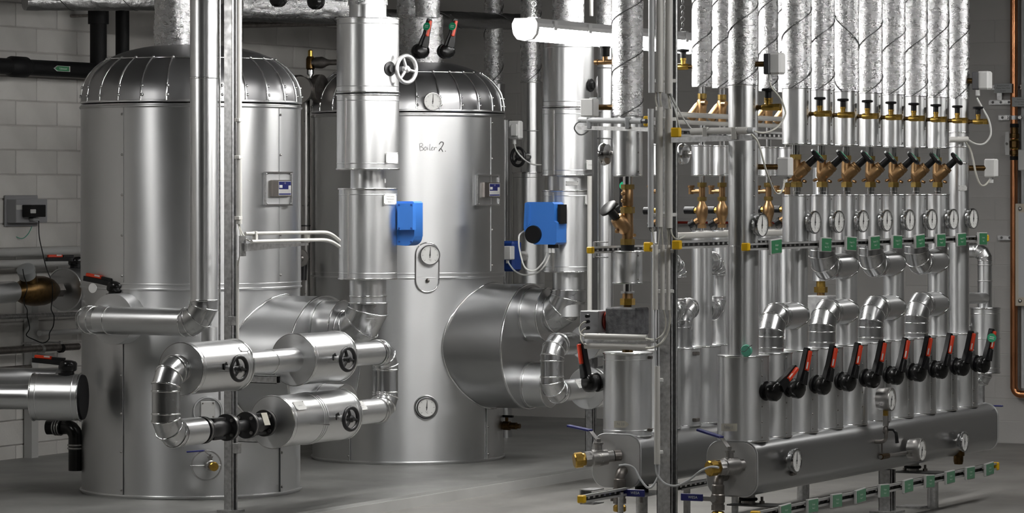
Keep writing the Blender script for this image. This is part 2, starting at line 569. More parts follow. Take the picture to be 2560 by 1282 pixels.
for i, (lx, ly, ll, lz, lf) in enumerate(CEILING_LAMPS):
    batten('lit fluorescent lamp under the ceiling of the aisle', Vector((lx, ly, lz)), ll, factor=lf, group='lamps under the ceiling', chain=True)

# ================================================================ boiler tanks
def hit(px, c, r):
    """near point of a vertical cylinder on the sight line through column px; returns (point at z 0, outward normal, depth)"""
    d = P(px, HY, 1.0) - Vector((0, 0, CZ)); d.z = 0; d.normalize()
    c0 = Vector((c.x, c.y, 0))
    b = d.dot(c0); q = c0 - d * b
    h = math.sqrt(max(r * r - q.length_squared, 1e-9))
    p = d * (b - h)
    return p, (p - c0).normalized(), depth(p)
def surf(px, py, c, r):
    p, n, d = hit(px, c, r)
    p = Vector((p.x, p.y, CZ + (HY - py) * d / F))
    return p, n
ZS, ZB, ZT = 1.033, 1.893, 2.172
def tank(label, c, r):
    t = thing('boiler_tank', label, 'boiler', Vector((c.x, c.y, ZP)), 'boiler tanks')
    b0 = Vector((c.x, c.y, ZP))
    MB().lathe(b0, ZD, [(0, 0), (0, r), (ZS - ZP, r)], 96, cap0=False, cap1=False).build('lower_shell', 'tank_sheet', t)
    MB().lathe(b0, ZD, [(ZS - ZP, r), (ZS - ZP, r + .004), (ZB - ZP, r + .004)], 96, cap0=False, cap1=False).build('upper_shell', 'tank_sheet', t)
    for z, q in ((ZS, .006), (ZS + .022, .004), (ZB - .012, .008), (ZB + .012, .006), (ZP + .012, .006)):
        MB().torus(Vector((c.x, c.y, z)), ZD, r + .003, q, 96, 6).build('seam_ring', 'cladding' if q < .008 else 'vessel_steel', t, angle=60)
    N = 26; H = ZT - ZB
    def rad(h): return r * (1 - min(h, 1) ** 2.4) ** (1 / 2.4)
    hs = [0, .12, .25, .37, .48, .58, .66, .73]
    riv = MB()
    for k in range(N):
        a0 = 2 * math.pi * k / N; a1 = 2 * math.pi * (k + 1) / N
        b = MB()
        rows = []
        for h in hs:
            row = []
            for j in range(5):
                a = a0 + (a1 - a0) * j / 4
                rr = rad(h) + (.004 if j in (0,) else 0.0) + .002
                row.append(len(b.v)); b.v.append(Vector((c.x + rr * math.cos(a), c.y + rr * math.sin(a), ZB + .012 + h * H)))
            rows.append(row)
        for i in range(len(rows) - 1):
            for j in range(4):
                b.f.append((rows[i][j], rows[i][j + 1], rows[i + 1][j + 1], rows[i + 1][j]))
        sg = b.build('dome_segment', 'dome_sheet', t, angle=40)
        # standing seam between two segments
        q = [Vector((c.x + (rad(h) + .005) * math.cos(a0), c.y + (rad(h) + .005) * math.sin(a0), ZB + .012 + h * H)) for h in hs]
        MB().tube(q, .0045, 6).build('standing_seam', 'bright_rim', sg, angle=60)
        for h in (.10, .25, .74):
            rr = rad(h) + .008
            riv.ball(Vector((c.x + rr * math.cos(a0 + .012), c.y + rr * math.sin(a0 + .012), ZB + .012 + h * H)), .0075, n=8, m=5)
    pr = []
    for i in range(15):
        h = .72 + (1 - .72) * i / 14
        pr.append((h * H, max(rad(min(h, .9999)), .001) + .004))
    MB().lathe(Vector((c.x, c.y, ZB + .012)), ZD, pr, 52, cap0=False, cap1=True).build('dome_cap', 'dome_sheet', t, angle=40)
    MB().torus(Vector((c.x, c.y, ZB + .012 + .73 * H)), ZD, rad(.73) + .003, .004, 72, 6).build('seam_ring', 'bright_rim', t, angle=60)
    o = riv.build('rivets', 'bright_rim', t, angle=60); o['kind'] = 'stuff'
    # horizontal vessel on the aisle side with two stubs and a bead where it meets the shell
    rb, zb, sE = .326, .669, .737
    bx = Vector((c.x, c.y, zb))
    MB().lathe(bx + XD * .3, XD, [(0, rb), (sE - .3, rb), (sE - .3, rb), (sE - .3, 0)], 72, cap0=False, cap1=False).build('side_vessel', 'vessel_steel_x', t)
    MB().torus(bx + XD * sE, XD, rb, .006, 72, 6).build('vessel_rim', 'bright_rim', t, angle=60)
    loop = []
    for k in range(64):
        a = 2 * math.pi * k / 64
        y = (rb + .004) * math.cos(a); z = (rb + .004) * math.sin(a)
        loop.append(Vector((c.x + math.sqrt(r * r - y * y) + .004, c.y + y, zb + z)))
    MB().tube(loop, .006, 6, closed=True).build('weld_bead', 'bright_rim', t, angle=60)
    for z, rr, L in ((.838, .138, .105), (.47, .117, .12)):
        a = Vector((c.x + sE, c.y, z))
        MB().lathe(a, XD, [(0, rr), (L, rr), (L, 0)], 48, cap0=False, cap1=False).build('stub', 'cladding_x', t)
        for s in (.012, L):
            MB().torus(a + XD * s, XD, rr, .004, 48, 6).build('seam_ring', 'bright_rim', t, angle=60)
    return t
C1 = P(478, HY, 16.4); R1 = .5195
C2 = P(1020, HY, 18.4); R2 = .511
T1 = tank('boiler tank nearest the camera with a nameplate and ribbed dome, left of the other', C1, R1)
T2 = tank('boiler tank with the handwritten words Boiler 2 and three dial gauges', C2, R2)
# vertical sheet seams with screws
def vseam(t, c, r, px, z0, z1, w=.016):
    p, n, d = hit(px, c, r + .004)
    tan = ZD.cross(n)
    R = Matrix((tan, n, ZD)).transposed()
    MB().box(Vector((p.x, p.y, (z0 + z1) / 2)) + n * .0005, w, .004, z1 - z0, R).build('sheet_seam', 'tank_sheet', t)
    k = int((z1 - z0) / .17)
    for i in range(k + 1):
        z = z0 + .03 + (z1 - z0 - .06) * i / max(k, 1)
        MB().ball(Vector((p.x, p.y, z)) + n * .004, .006, n=8, m=5).build('screw', 'steel', t, angle=60)
vseam(T1, C1, R1, 306, ZS + .03, ZB - .02); vseam(T1, C1, R1, 304, ZP + .01, ZS - .02)
vseam(T1, C1, R1, 700, ZS + .03, ZB - .02); vseam(T1, C1, R1, 703, ZP + .01, .45)
vseam(T2, C2, R2, 872, ZP + .01, .5); vseam(T2, C2, R2, 1219, ZP + .01, .42); vseam(T2, C2, R2, 1229, ZS + .03, ZB - .02)

def foil_column(parent, a, b, r, m='foil', name='foil_wrap', wob=.0014, wire=.32, seed=0, n=40, turns_dir=1):
    """foil wrapped pipe with a crumpled skin; wire = pitch of the helical binding (0 = none)"""
    ax = b - a; L = ax.length; ax = ax.normalized(); u, w = basis(ax)
    rows = max(4, int(L / .02))
    mb = MB(); rs = []
    for i in range(rows + 1):
        z = L * i / rows
        i0 = len(mb.v)
        for k in range(n):
            an = 2 * math.pi * k / n
            q = noise.noise(Vector((math.cos(an) * 3 + seed * 9.1, math.sin(an) * 3, z * 14))) + .6 * noise.noise(Vector((math.cos(an) * 9 + seed, math.sin(an) * 9, z * 42)))
            rr = r + wob * q
            if wire:
                ph = ((z / wire) - turns_dir * an / (2 * math.pi)) % 1.0
                rr -= .003 * max(0, 1 - min(ph, 1 - ph) * wire / .02)
            mb.v.append(a + ax * z + u * (rr * math.cos(an)) + w * (rr * math.sin(an)))
        rs.append(list(range(i0, i0 + n)))
    for i in range(rows): mb.bridge(rs[i], rs[i + 1])
    mb.f.append(tuple(reversed(rs[0]))); mb.f.append(tuple(rs[-1]))
    o = mb.build(name, m, parent, angle=80)
    if wire:
        st = int(L / wire * 28)
        q = []
        for k in range(st + 1):
            z = L * k / st
            an = turns_dir * 2 * math.pi * (z / wire)
            q.append(a + ax * z + u * ((r + .0005) * math.cos(an)) + w * ((r + .0005) * math.sin(an)))
        if len(q) > 3: MB().tube(q, .0022, 5).build('binding_wire', 'wire', parent, angle=60)
    return o
# foil wrapped outlets on the domes
t = thing('foil_outlet_pipe', 'crumpled foil pipe rising from the dome of the nearer boiler tank', 'pipe', P(440, 118, 16.35))
foil_column(t, P(440, 122, 16.35), P(440, -60, 16.35), S(54, 16.35), seed=1, wob=.007, wire=0)
t = thing('foil_outlet_pipe', 'crumpled foil pipe rising from the dome behind two red and black levers', 'pipe', P(1052, 165, 18.3))
foil_column(t, P(1052, 168, 18.3), P(1052, 38, 18.3), S(57, 18.3), seed=2, wob=.008, wire=0)
foil_column(t, P(1024, 44, 18.36), P(1024, -60, 18.36), S(31, 18.36), seed=3, wob=.006, wire=0, name='foil_branch')
foil_column(t, P(1068, 44, 18.2), P(1068, -60, 18.2), S(31, 18.2), seed=4, wob=.006, wire=0, name='foil_branch')

mat('gauge_steel', (0.45, 0.45, 0.45), 1, 0.16)
# ---------------------------------------------------------------- dial gauges (local: face towards +x, up = z)
def make_gauge(name, label, cat, group, unit='°C', R=.05, case=.028, stem=True, needle=4, cm='gauge_steel'):
    t = thing(name, label, cat, Vector((0, 0, 0)), group)
    o = Vector((0, 0, 0))
    if stem:
        MB().lathe(o - XD * .05, XD, [(0, .012), (.035, .012), (.036, .017), (.05, .017)], 20).build('stem', 'steel', t)
    MB().lathe(o, XD, [(0, .012), (.001, R * .9), (case * .5, R * .96), (case * .6, R), (case - .003, R), (case, R * .97), (case, R * .9), (case - .004, R * .88)], 40, cap1=False).build('case', cm, t, angle=30)
    dl_ = MB().lathe(o + XD * (case - .0045), XD, [(0, R * .885), (.0005, R * .885)], 40).build('dial', 'dial', t)
    b = MB()
    x = case - .0035
    for k in range(25):
        a = math.radians(-135 + 270 * k / 24)
        big = k % 4 == 0
        r0, r1 = R * (.66 if big else .74), R * .82
        c = Vector((x, 0, 0)) + Vector((0, math.sin(a), math.cos(a))) * ((r0 + r1) / 2)
        Rm = Matrix.Rotation(-a, 3, 'X')
        b.box(c, .0006, R * (.03 if big else .016), r1 - r0, Rm)
    b.build('scale_marks', 'ink', dl_, angle=30)
    lettering(unit, R * .26, Vector((x, 0, -R * .5)), YD, ZD, 'ink', dl_)
    a = math.radians(needle)
    nd = Vector((0, math.sin(a), math.cos(a)))
    ns = Vector((0, math.cos(a), -math.sin(a)))
    MB().prism([(-.028 * R, -.3 * R), (-.055 * R, 0), (-.012 * R, .74 * R), (.012 * R, .74 * R), (.055 * R, 0), (.028 * R, -.3 * R)], Vector((x + .001, 0, 0)), ns, nd, XD * .001).build('needle', 'ink', dl_)
    MB().lathe(Vector((x, 0, 0)), XD, [(0, .08 * R), (.003, .07 * R)], 14).build('needle_hub', 'ink', dl_)
    return t
G = make_gauge('dial_thermometer', 'x', 'thermometer', 'dial thermometers')
GP = make_gauge('pressure_gauge', 'x', 'pressure gauge', 'pressure gauges on the manifold', unit='bar', R=.05, case=.062, stem=False, needle=-160, cm='steel')
def face_rot(n):
    return math.atan2(n.y, n.x)
def tank_gauge(px, py, c, r, label, dpx, push=.004):
    p, n = surf(px, py, c, r)
    d = depth(p)
    g = clone(G, label)
    place(g, p + n * push, face_rot(n), S(dpx / 2, d) / .05)
    return g, p, n, d
g, p, n, d = tank_gauge(1072, 637, C2, R2 + .004, 'dial thermometer in the long oval plate on the front of the second boiler', 52)
# long oval plate behind it
tan = ZD.cross(n)
pb = thing('gauge_plate', 'long oval metal plate with a thermometer and a bolt below on the second boiler', 'plate', surf(1068, 730, C2, R2)[0] + n * .004)
ctr = surf(1068, 668, C2, R2 + .006)[0]
hw = S(30, d); hh = S(62, d)
def oval(hw, hh, n=14):
    q = []
    for k in range(n + 1):
        a = math.pi * k / n; q.append((hw * math.cos(a), hh - hw + hw * math.sin(a)))
    for k in range(n + 1):
        a = math.pi + math.pi * k / n; q.append((hw * math.cos(a), -(hh - hw) + hw * math.sin(a)))
    return q
# the plate bows with the shell, so it is given the thickness that the curve needs
MB().prism(oval(hw, hh), ctr - n * .008, tan, ZD, n * .009).build('plate', 'cladding', pb)
MB().tube([ctr + tan * q[0] + ZD * q[1] + n * .002 for q in oval(hw, hh)][:-1], .004, 6, closed=True).build('plate_rim', 'bright_rim', pb, angle=60)
MB().ball(surf(1068, 701, C2, R2)[0] + n * .012, .012, n=6, m=6).build('bolt', 'old_steel', pb)
tank_gauge(1077, 254, C2, R2 - .012, 'dial thermometer mounted on the ribbed dome of the second boiler', 46, .02)
g, p, n, d = tank_gauge(1065, 1018, C2, R2, 'dial thermometer in a round metal collar low on the second boiler', 50, -.004)
o = MB().lathe(p - n * .004, n, [(0, S(31, d)), (.008, S(31, d)), (.011, S(29, d)), (.008, S(27, d)), (.004, S(26, d)), (0, S(26, d))], 48, cap0=False, cap1=False).build('round_collar', 'cladding', angle=25)
tag(o, 'round raised metal collar around the lowest thermometer of the second boiler', 'collar')
# nameplates
def nameplate(c, r, x0, x1, y0, y1, plate, label):
    p, n = surf((x0 + x1) / 2, (y0 + y1) / 2, c, r + .004)
    tan = ZD.cross(n); d = depth(p)
    k = abs(proj(p + tan * .05)[0] - proj(p - tan * .05)[0]) / .1
    W, H = (x1 - x0) / k, S(y1 - y0, d)
    R = Matrix((tan, n, ZD)).transposed()
    t = thing('nameplate', label, 'nameplate', p - ZD * H / 2)
    MB().box(p - n * .006, W, .014, H, R).build('backing', 'tank_sheet', t)
    for s in (-1, 1):
        MB().box(p + ZD * s * H / 2 + n * .004, W + .01, .01, .007, R).build('frame_bar', 'bright_rim', t)
        MB().box(p + tan * s * W / 2 + n * .004, .006, .01, H, R).build('frame_bar', 'galvanised', t)
        for q in (-1, 1): MB().ball(p + tan * s * W * .46 + ZD * q * H * .46 + n * .006, .004, n=8, m=5).build('screw', 'bright_rim', t, angle=60)
    qx0, qx1, qy0, qy1 = plate
    u0 = (qx0 - (x0 + x1) / 2) / k; u1 = (qx1 - (x0 + x1) / 2) / k
    v0 = -S(qy1 - (y0 + y1) / 2, d); v1 = -S(qy0 - (y0 + y1) / 2, d)
    cc = p + tan * (u0 + u1) / 2 + ZD * (v0 + v1) / 2
    w, h = u1 - u0, v1 - v0
    MB().rbox(cc + n * .008, w, .016, h, .002, R).build('holder', 'nameplate_frame', t)
    pc = cc + tan * w * .14 + n * .0165
    pw, ph = w * .66, h * .86
    cd = MB().box(pc, pw, .001, ph, R).build('card', 'paper', t)
    MB().box(pc + n * .0006 + ZD * ph * .2, pw * .96, .001, ph * .54, R).build('blue_field', 'nameplate_blue', cd)
    MB().box(pc + n * .0006 - ZD * ph * .41, pw * .96, .001, ph * .1, R).build('blue_field', 'nameplate_blue', cd)
    MB().box(pc + n * .0012 - tan * pw * .33 + ZD * ph * .13, pw * .24, .001, ph * .2, R).build('white_field', 'paper', cd)
    MB().box(pc + n * .0012 + tan * pw * .38 + ZD * ph * .05, pw * .2, .001, ph * .3, R).build('white_field', 'paper', cd)
    lettering('CE', ph * .16, pc + n * .0018 + ZD * ph * .36, tan, ZD, 'paper', cd)
    for k2 in range(3):
        MB().box(pc + n * .0012 - ZD * ph * (.14 + .07 * k2), pw * .9, .0006, ph * .012, R).build('line', 'ink_soft', cd)
    return t
nameplate(C1, R1, 662, 727, 431, 512, (675, 722, 450, 491), 'framed blue and white nameplate on the nearer boiler tank')
nameplate(C2, R2, 1192, 1246, 438, 512, (1205, 1244, 456, 493), 'framed blue and white nameplate on the second boiler tank')
# handwriting, drawn as thin pen strokes that follow the shell
STROKES = [[(1049, 361), (1050, 376)], [(1048, 360), (1054, 358), (1057, 362), (1053, 366), (1050, 367)], [(1051, 367), (1057, 369), (1058, 374), (1050, 377)],
           [(1064, 367), (1060, 371), (1062, 376), (1066, 373), (1066, 368), (1063, 367)], [(1069, 368), (1069, 375)], [(1070, 364), (1070.5, 364.8)], [(1075, 360), (1074, 374), (1077, 375)],
           [(1078, 372), (1083, 369), (1081, 367), (1078, 371), (1079, 375), (1084, 374)], [(1086, 368), (1086, 375)], [(1086, 371), (1089, 368), (1092, 369)],
           [(1098, 361), (1102, 355), (1108, 356), (1107, 363), (1097, 378)], [(1097, 377), (1102, 371), (1107, 379)], [(1113, 377), (1114, 378)]]
hw_ = thing('handwriting', 'handwritten pen words Boiler 2 on the second tank', 'writing', surf(1080, 380, C2, R2 + .004)[0])
for i, st in enumerate(STROKES):
    q = spline([(lambda a: a[0] + a[1] * .0012)(surf(x, y, C2, R2 + .004)) for x, y in st], 4)
    MB().tube(q, .0014 if i < 10 else .0021, 5).build('pen_stroke', 'ink_soft' if i < 10 else 'ink', hw_, angle=60)
# ================================================================ hand wheels, levers (local axis +x points away from what they turn)
def make_wheel(name, label, group, m, R=.058, stem=.085, spokes=3, rim=.009, stem_m='steel', hub=.016):
    t = thing(name, label, 'hand wheel', Vector((0, 0, 0)), group)
    o = Vector((0, 0, 0))
    rm_ = MB().torus(o, XD, R - rim, rim, 36, 10).build('rim', m, t, angle=60)
    MB().lathe(o - XD * .012, XD, [(0, hub * 1.1), (.02, hub), (.024, hub * .6), (.03, hub * .55)], 20).build('hub', m, t, angle=30)
    for k in range(spokes):
        a = math.radians(90 + 360 / spokes * k + 20)
        d = Vector((0, math.cos(a), math.sin(a)))
        MB().tube([o + d * hub * .7, o + d * (R - rim * 1.3)], [.008, .006], 8).build('spoke', m, rm_, angle=60)
    MB().lathe(o - XD * stem, XD, [(0, .011), (stem * .35, .011), (stem * .36, .015), (stem * .6, .015), (stem * .61, .008), (stem, .008)], 16).build('stem', stem_m, t, angle=30)
    return t
WB = make_wheel('hand_wheel', 'x', 'black hand wheels of the pipe loop', 'black_paint', stem_m='galvanised')
WS = make_wheel('hand_wheel', 'x', 'metal hand wheels of the tall risers', 'galvanised', R=.072, stem=.055, rim=.010, stem_m='dark_grey_plastic')
def make_lever(name, label, group, tagged=False):
    t = thing(name, label, 'valve lever', Vector((0, 0, 0)), group)
    o = Vector((0, 0, 0))
    MB().lathe(o - XD * .02, XD, [(0, .034), (.02, .040), (.028, .040), (.030, .030), (.045, .030)], 28).build('collar', 'black_plastic', t, angle=30)
    b = MB().lathe(o + XD * .022, XD, [(0, .036), (.006, .041), (.034, .041), (.042, .034), (.046, .018)], 12)
    b.build('hub', 'black_gloss', t, angle=50)
    # cranked arm: thick lower part, slimmer grip
    arm = [(-.026, -.012), (-.027, .03), (-.021, .07), (-.017, .085), (-.013, .165), (-.008, .172), (.008, .172), (.013, .165), (.018, .085), (.024, .05), (.026, -.012)]
    am = MB().prism(arm, o + XD * .044, YD, ZD, XD * .02).build('arm', 'black_plastic', t, angle=30)
    MB().prism([(-.016, .02), (-.011, .075), (.011, .075), (.016, .02)], o + XD * .064, YD, ZD, XD * .012).build('arm_rib', 'black_plastic', am, angle=30)
    MB().rbox(o + Vector((.071, .0, .120)), .015, .017, .084, .003).build('insert', 'red_plastic', am)
    MB().box(o + Vector((.075, -.0087, .1)), .006, .001, .028).build('sticker', 'paper', am)
    if tagged:
        tg_ = MB().lathe(o + Vector((.068, -.012, .128)), Vector((.55, -.83, 0)), [(0, .021), (.003, .021)], 24).build('tag', 'green_tag', t)
        tr = Matrix.Rotation(math.radians(-56.5), 3, 'Z')
        for q in (.132, .124): MB().box(o + Vector((.068, -.012, q)) + Vector((.55, -.83, 0)) * .0034, .0006, .022, .003, tr).build('tag_line', 'sign_ink', tg_)
    return t
LV = make_lever('valve_lever', 'x', 'red and black valve levers')
LVT = make_lever('valve_lever', 'x', 'valve levers with round green tags', True)

def small_plate(c, n, W, H, lines, label, up=ZD, size=None, mt='paper', ink='ink_soft', bend=None):
    """riveted label; bend = (axis point, axis dir, radius) wraps it on a pipe"""
    n = n.normalized(); tan = up.cross(n).normalized(); upv = n.cross(tan)
    t = thing('label_plate', label, 'label', c - upv * H / 2)
    R = Matrix((tan, n, upv)).transposed()
    pt_ = MB().box(c, W, .0022, H, R).build('plate', mt, t)
    for sx in (-1, 1):
        for sz in (-1, 1):
            MB().ball(c + tan * sx * W * .45 + upv * sz * H * .42 + n * .001, .0028, n=8, m=5).build('rivet', 'steel', pt_, angle=60)
    k = len(lines)
    for i, tx in enumerate(lines):
        lettering(tx, size or H * .2, c + n * .0016 + upv * H * (.0 if k == 1 else (.26 - .52 * i / (k - 1))), tan, upv, ink, pt_)
    return t

# ================================================================ riser of the nearer tank
def zs(py, d): return CZ + (HY - py) * d / F
def riser(label, c, s, d, spec, group):
    """spec: list of (kind, y top, y bottom, radius px)"""
    x, y = c.x + s, c.y
    t = thing('insulated_riser', label, 'pipe', Vector((x, y, .748)), group)
    r = .087
    K = Vector((x, y, .838))
    gored(t, elbow_pts(K, XD, ZD, .13, 3), r + .004)
    for kind, y0, y1, rp in spec:
        a, b = Vector((x, y, zs(y1, d))), Vector((x, y, zs(y0, d)))
        if kind == 'pipe': pipe(t, a, b, S(rp, d))
        elif kind == 'case': casing(t, a, b, S(rp, d))
        elif kind == 'foil': foil_column(t, a, b, S(rp, d), seed=11, wire=.3)
    MB().torus(Vector((x, y, zs(spec[0][2] - 55, d))), ZD, S(spec[0][3], d), .004, 48, 6).build('seam_ring', 'bright_rim', t, angle=60)
    return t
dA = depth(Vector((C1.x + .9755, C1.y, 0))); dB = depth(Vector((C2.x + .963, C2.y, 0)))
RA = riser('tall insulated riser with three wide drums in front of the second boiler', C1, .9755, dA,
      [('pipe', 690, 795, 46), ('case', 470, 698, 73), ('pipe', 420, 475, 44), ('case', 236, 425, 78), ('case', 45, 233, 78), ('pipe', 12, 48, 47), ('foil', -70, 13, 50)], 'tall insulated risers')
RB = riser('tall insulated riser with wide drums right of the second boiler', C2, .963, dB,
      [('pipe', 672, 790, 39.5), ('case', 475, 680, 65), ('pipe', 436, 480, 52), ('case', 271, 440, 66), ('case', 105, 269, 64), ('foil', -70, 106, 40)], 'tall insulated risers')
cA = Vector((C1.x + .9755, C1.y, 0)); cB = Vector((C2.x + .963, C2.y, 0))
rA = S(78, dA); rB = S(66, dB)
for (t, c, r, px, y0, y1) in ((RA, cA, rA, 864, 245, 420), (RA, cA, S(73, dA), 871, 480, 690), (RB, cB, S(65, dB), 1383, 482, 676), (RB, cB, rB, 1384, 275, 436)):
    p, n, d = hit(px, c, r)
    R = Matrix((ZD.cross(n), n, ZD)).transposed()
    MB().box(Vector((p.x, p.y, (zs(y0, d) + zs(y1, d)) / 2)), .008, .003, zs(y0, d) - zs(y1, d), R).build('sheet_seam', 'bright_rim', t)
def wheel_on(c, r, px, py, wpx, label, proto, out, tilt=0, scale=1.0):
    """hand wheel whose centre shows at (px, py); stem points back to the pipe"""
    d = depth(c)
    wloc = P(px, py, d - .06)
    dirv = (wloc - Vector((c.x, c.y, wloc.z)))
    g = clone(proto, label)
    place(g, wloc, tilt, scale)
    return g
wheel_on(cA, rA, 1016, 173, 0, 'metal hand wheel on the top drum of the riser before the second boiler', WS, 0, math.radians(-16), 1.0)
wheel_on(cB, rB, 1510, 213, 0, 'metal hand wheel on the riser below the hanging lamp', WS, 0, math.radians(-8), 1.0)
for (c, r, px, py, nm) in ((cA, rA, 975, 172, 'a'), (cB, rB, 1478, 213, 'b')):
    p, n = surf(min(px, 980 if nm == 'a' else 1480), py, c, r)
    o = MB().lathe(p - n * .004, n, [(0, .036), (.006, .034), (.008, .02), (.02, .018)], 24).build('stem_rosette', 'black_plastic', angle=30)
    tag(o, 'dark round rosette where the wheel stem enters the %s' % ('riser before the second boiler' if nm == 'a' else 'riser below the hanging lamp'), 'rosette')
# label plates on the risers
def riser_plate(c, r, x0, x1, y0, y1, lines, label):
    p, n = surf((x0 + x1) / 2, (y0 + y1) / 2, c, r + .002)
    d = depth(p); view = Vector((-SP, CP, 0)); 
    k = abs((ZD.cross(n)).dot(Vector((CP, SP, 0))))
    k = max(k, .45)
    small_plate(p, n, S(x1 - x0, d) / k, S(y1 - y0, d), lines, label, size=S(y1 - y0, d) * (.2 if len(lines) > 1 else .22))
riser_plate(cA, rA, 966, 994, 381, 408, ['Zirkulation'], 'white one-line label plate low on the second drum of the nearer riser')
riser_plate(cA, S(73, dA), 960, 990, 484, 511, ['Ventil Ladung', 'Warmwasser', 'Boiler 1'], 'white three-line label plate above the blue actuator of the nearer riser')
riser_plate(cB, rB, 1466, 1488, 400, 424, ['Zirkulation'], 'white one-line label plate on the riser right of the second boiler')
riser_plate(cB, S(65, dB), 1462, 1487, 487, 511, ['Ventil Ladung', 'Warmwasser', 'Boiler 2'], 'white three-line label plate on the lower drum right of the blue motor')
riser_plate(cB, S(52, dB), 1414, 1446, 453, 463, ['Warmwasser', 'Boiler 2'], 'small white strip label on the bare pipe between two drums')
# clip hanging from the bare pipe of the nearer riser
o = MB().rbox(surf(962, 452, cA, S(44, dA))[0] + Vector((0, -.004, 0)), .012, .012, .022, .002).build('tag_clip', 'white_plastic')
tag(o, 'tiny white clip on the bare pipe above the nearer blue actuator', 'clip')

# blue actuators
def actuator_a():
    c = P(1020, 545, dA + .01)
    t = thing('actuator', 'blue valve actuator with a square lid on the right of the nearer riser', 'actuator', P(1020, 615, dA + .01))
    d = dA
    def q(x, y): return (S(x - 1020, d) / CP, S(545 - y, d))
    out = [q(992, 503), q(1040, 503), q(1044, 507), q(1044, 590)]
    for k in range(7):
        a = math.radians(0 - 90 * k / 6); out.append(q(1022 + 21 * math.cos(a), 592 - 22 * math.sin(a)))
    out += [q(992, 612)]
    MB().prism(out, c - YD * .03, XD, ZD, YD * .08).build('body', 'blue_plastic', t, angle=30)
    lid = [q(1009, 508), q(1048, 508), q(1048, 574), q(1009, 574)]
    MB().prism(lid, c - YD * .058, XD, ZD, YD * .028).build('lid', 'blue_plastic', t)
    for x, y in ((1013, 512), (1044, 512), (1013, 570), (1044, 570)):
        u, w = q(x, y)
        MB().cyl(c + XD * u + ZD * w - YD * .06, c + XD * u + ZD * w - YD * .05, .0045, 10).build('screw', 'blue_dark', t)
    for x, y in ((1006, 604), (1036, 604)):
        u, w = q(x, y)
        MB().cyl(c + XD * u + ZD * w - YD * .033, c + XD * u + ZD * w - YD * .028, .004, 10).build('screw', 'blue_dark', t)
    MB().box(c + XD * q(990, 540)[0], .05, .05, .06).build('coupling', 'black_plastic', t)
actuator_a()
def actuator_b():
    d = dB - .2
    y0 = P(1350, 560, d).y
    t = thing('actuator', 'blue valve motor with a round black cap on the riser right of the boiler', 'actuator', P(1350, 612, d))
    c = P(1350, 560, d)
    def q(x, y): return (S(x - 1350, d) / CP, S(560 - y, d))
    out = [q(1312, 508), q(1318, 505), q(1380, 505), q(1385, 510), q(1385, 552), q(1391, 556), q(1391, 606), q(1386, 611), q(1336, 611), q(1318, 600), q(1309, 570)]
    MB().prism(out, c, XD, ZD, YD * .11).build('body', 'blue_plastic', t, angle=30)
    rim = [q(1320, 508), q(1326, 511), q(1326, 560), q(1320, 566)]
    MB().prism(rim, c - YD * .006, XD, ZD, YD * .006).build('ridge', 'blue_plastic', t)
    MB().lathe(c + XD * q(1334, 0)[0] + ZD * q(0, 586)[1] - YD * .012, YD, [(0, .018), (.0, S(22, d)), (.012, S(23, d)), (.06, S(23, d))], 32).build('cap', 'black_plastic', t)
    MB().box(c + XD * (q(1392, 0)[0]) + ZD * q(0, 535)[1] + YD * .06, .016, .07, S(48, d)).build('side_plate', 'black_plastic', t)
    MB().box(c + XD * (q(1374, 0)[0]) + ZD * q(0, 615)[1] + YD * .04, S(20, d), .04, .02).build('gland', 'black_plastic', t)
    for x in (1368, 1376):
        MB().cyl(c + XD * q(x, 0)[0] + ZD * q(0, 617)[1] + YD * .03, c + XD * q(x, 0)[0] + ZD * q(0, 632)[1] + YD * .03, .009, 12).build('cable_gland', 'white_plastic', t)
    MB().cyl(c + XD * q(1372, 0)[0] + YD * .08, c + XD * q(1380, 0)[0] + YD * .16, .02, 12).build('coupling', 'steel', t)
    return d
dm = actuator_b()
cable([(1368, 632, dm + .03), (1358, 655, dm), (1336, 676, dm), (1312, 668, dm), (1299, 625, dm), (1297, 596, dm), (1300, 585, dm + .05), (1311, 577, dm + .1)], 4.2, 'cable_white', 'cable', 'thin grey cable looping under the blue motor with the black cap')
cable([(1376, 632, dm + .03), (1364, 660, dm), (1344, 681, dm + .05), (1310, 687, dm + .2), (1286, 676, dm + .6), (1270, 655, dm + .75)], 4.2, 'cable_white', 'cable', 'thin grey cable running from the blue motor to the small white box')

# ================================================================ pipe loop with three drums in front of the tanks
XG = P(420, 925, 14.3).x
zU, zL = .743, .478
rP = .056
g = thing('pipe_loop', 'low horizontal pipe loop with three drums and bends in front of the boilers', 'pipe', Vector((XG, RY(680, XG), zL - .12)))
yl, yr = RY(415, XG), RY(964, XG)
bR = .085
up = elbow_pts(Vector((XG, yl, zU)), -YD, -ZD, bR, 3)
lo = elbow_pts(Vector((XG, yl, zL)), -ZD, YD, bR, 3)
gored(g, up + lo, .0585)
up = elbow_pts(Vector((XG, yr, zU)), YD, -ZD, bR * .95, 3)
lo = elbow_pts(Vector((XG, yr, zL)), -ZD, -YD, bR * .95, 3)
gored(g, up + lo, .0575)
pipe(g, Vector((XG, yl + bR, zU)), Vector((XG, yr - bR, zU)), .053)
pipe(g, Vector((XG, RY(840, XG), zL)), Vector((XG, yr - bR, zL)), .056)
MB().torus(Vector((XG, RY(672, XG), zU)), YD, .053, .003, 40, 6).build('seam_ring', 'bright_rim', g, angle=60)
casing(g, Vector((XG, RY(452, XG), zU)), Vector((XG, RY(583, XG), zU)), .109, name='drum')
casing(g, Vector((XG, RY(733, XG), zU)), Vector((XG, RY(840, XG), zU)), .113, name='drum')
casing(g, Vector((XG, RY(680, XG), zL)), Vector((XG, RY(852, XG), zL)), .113, name='drum')
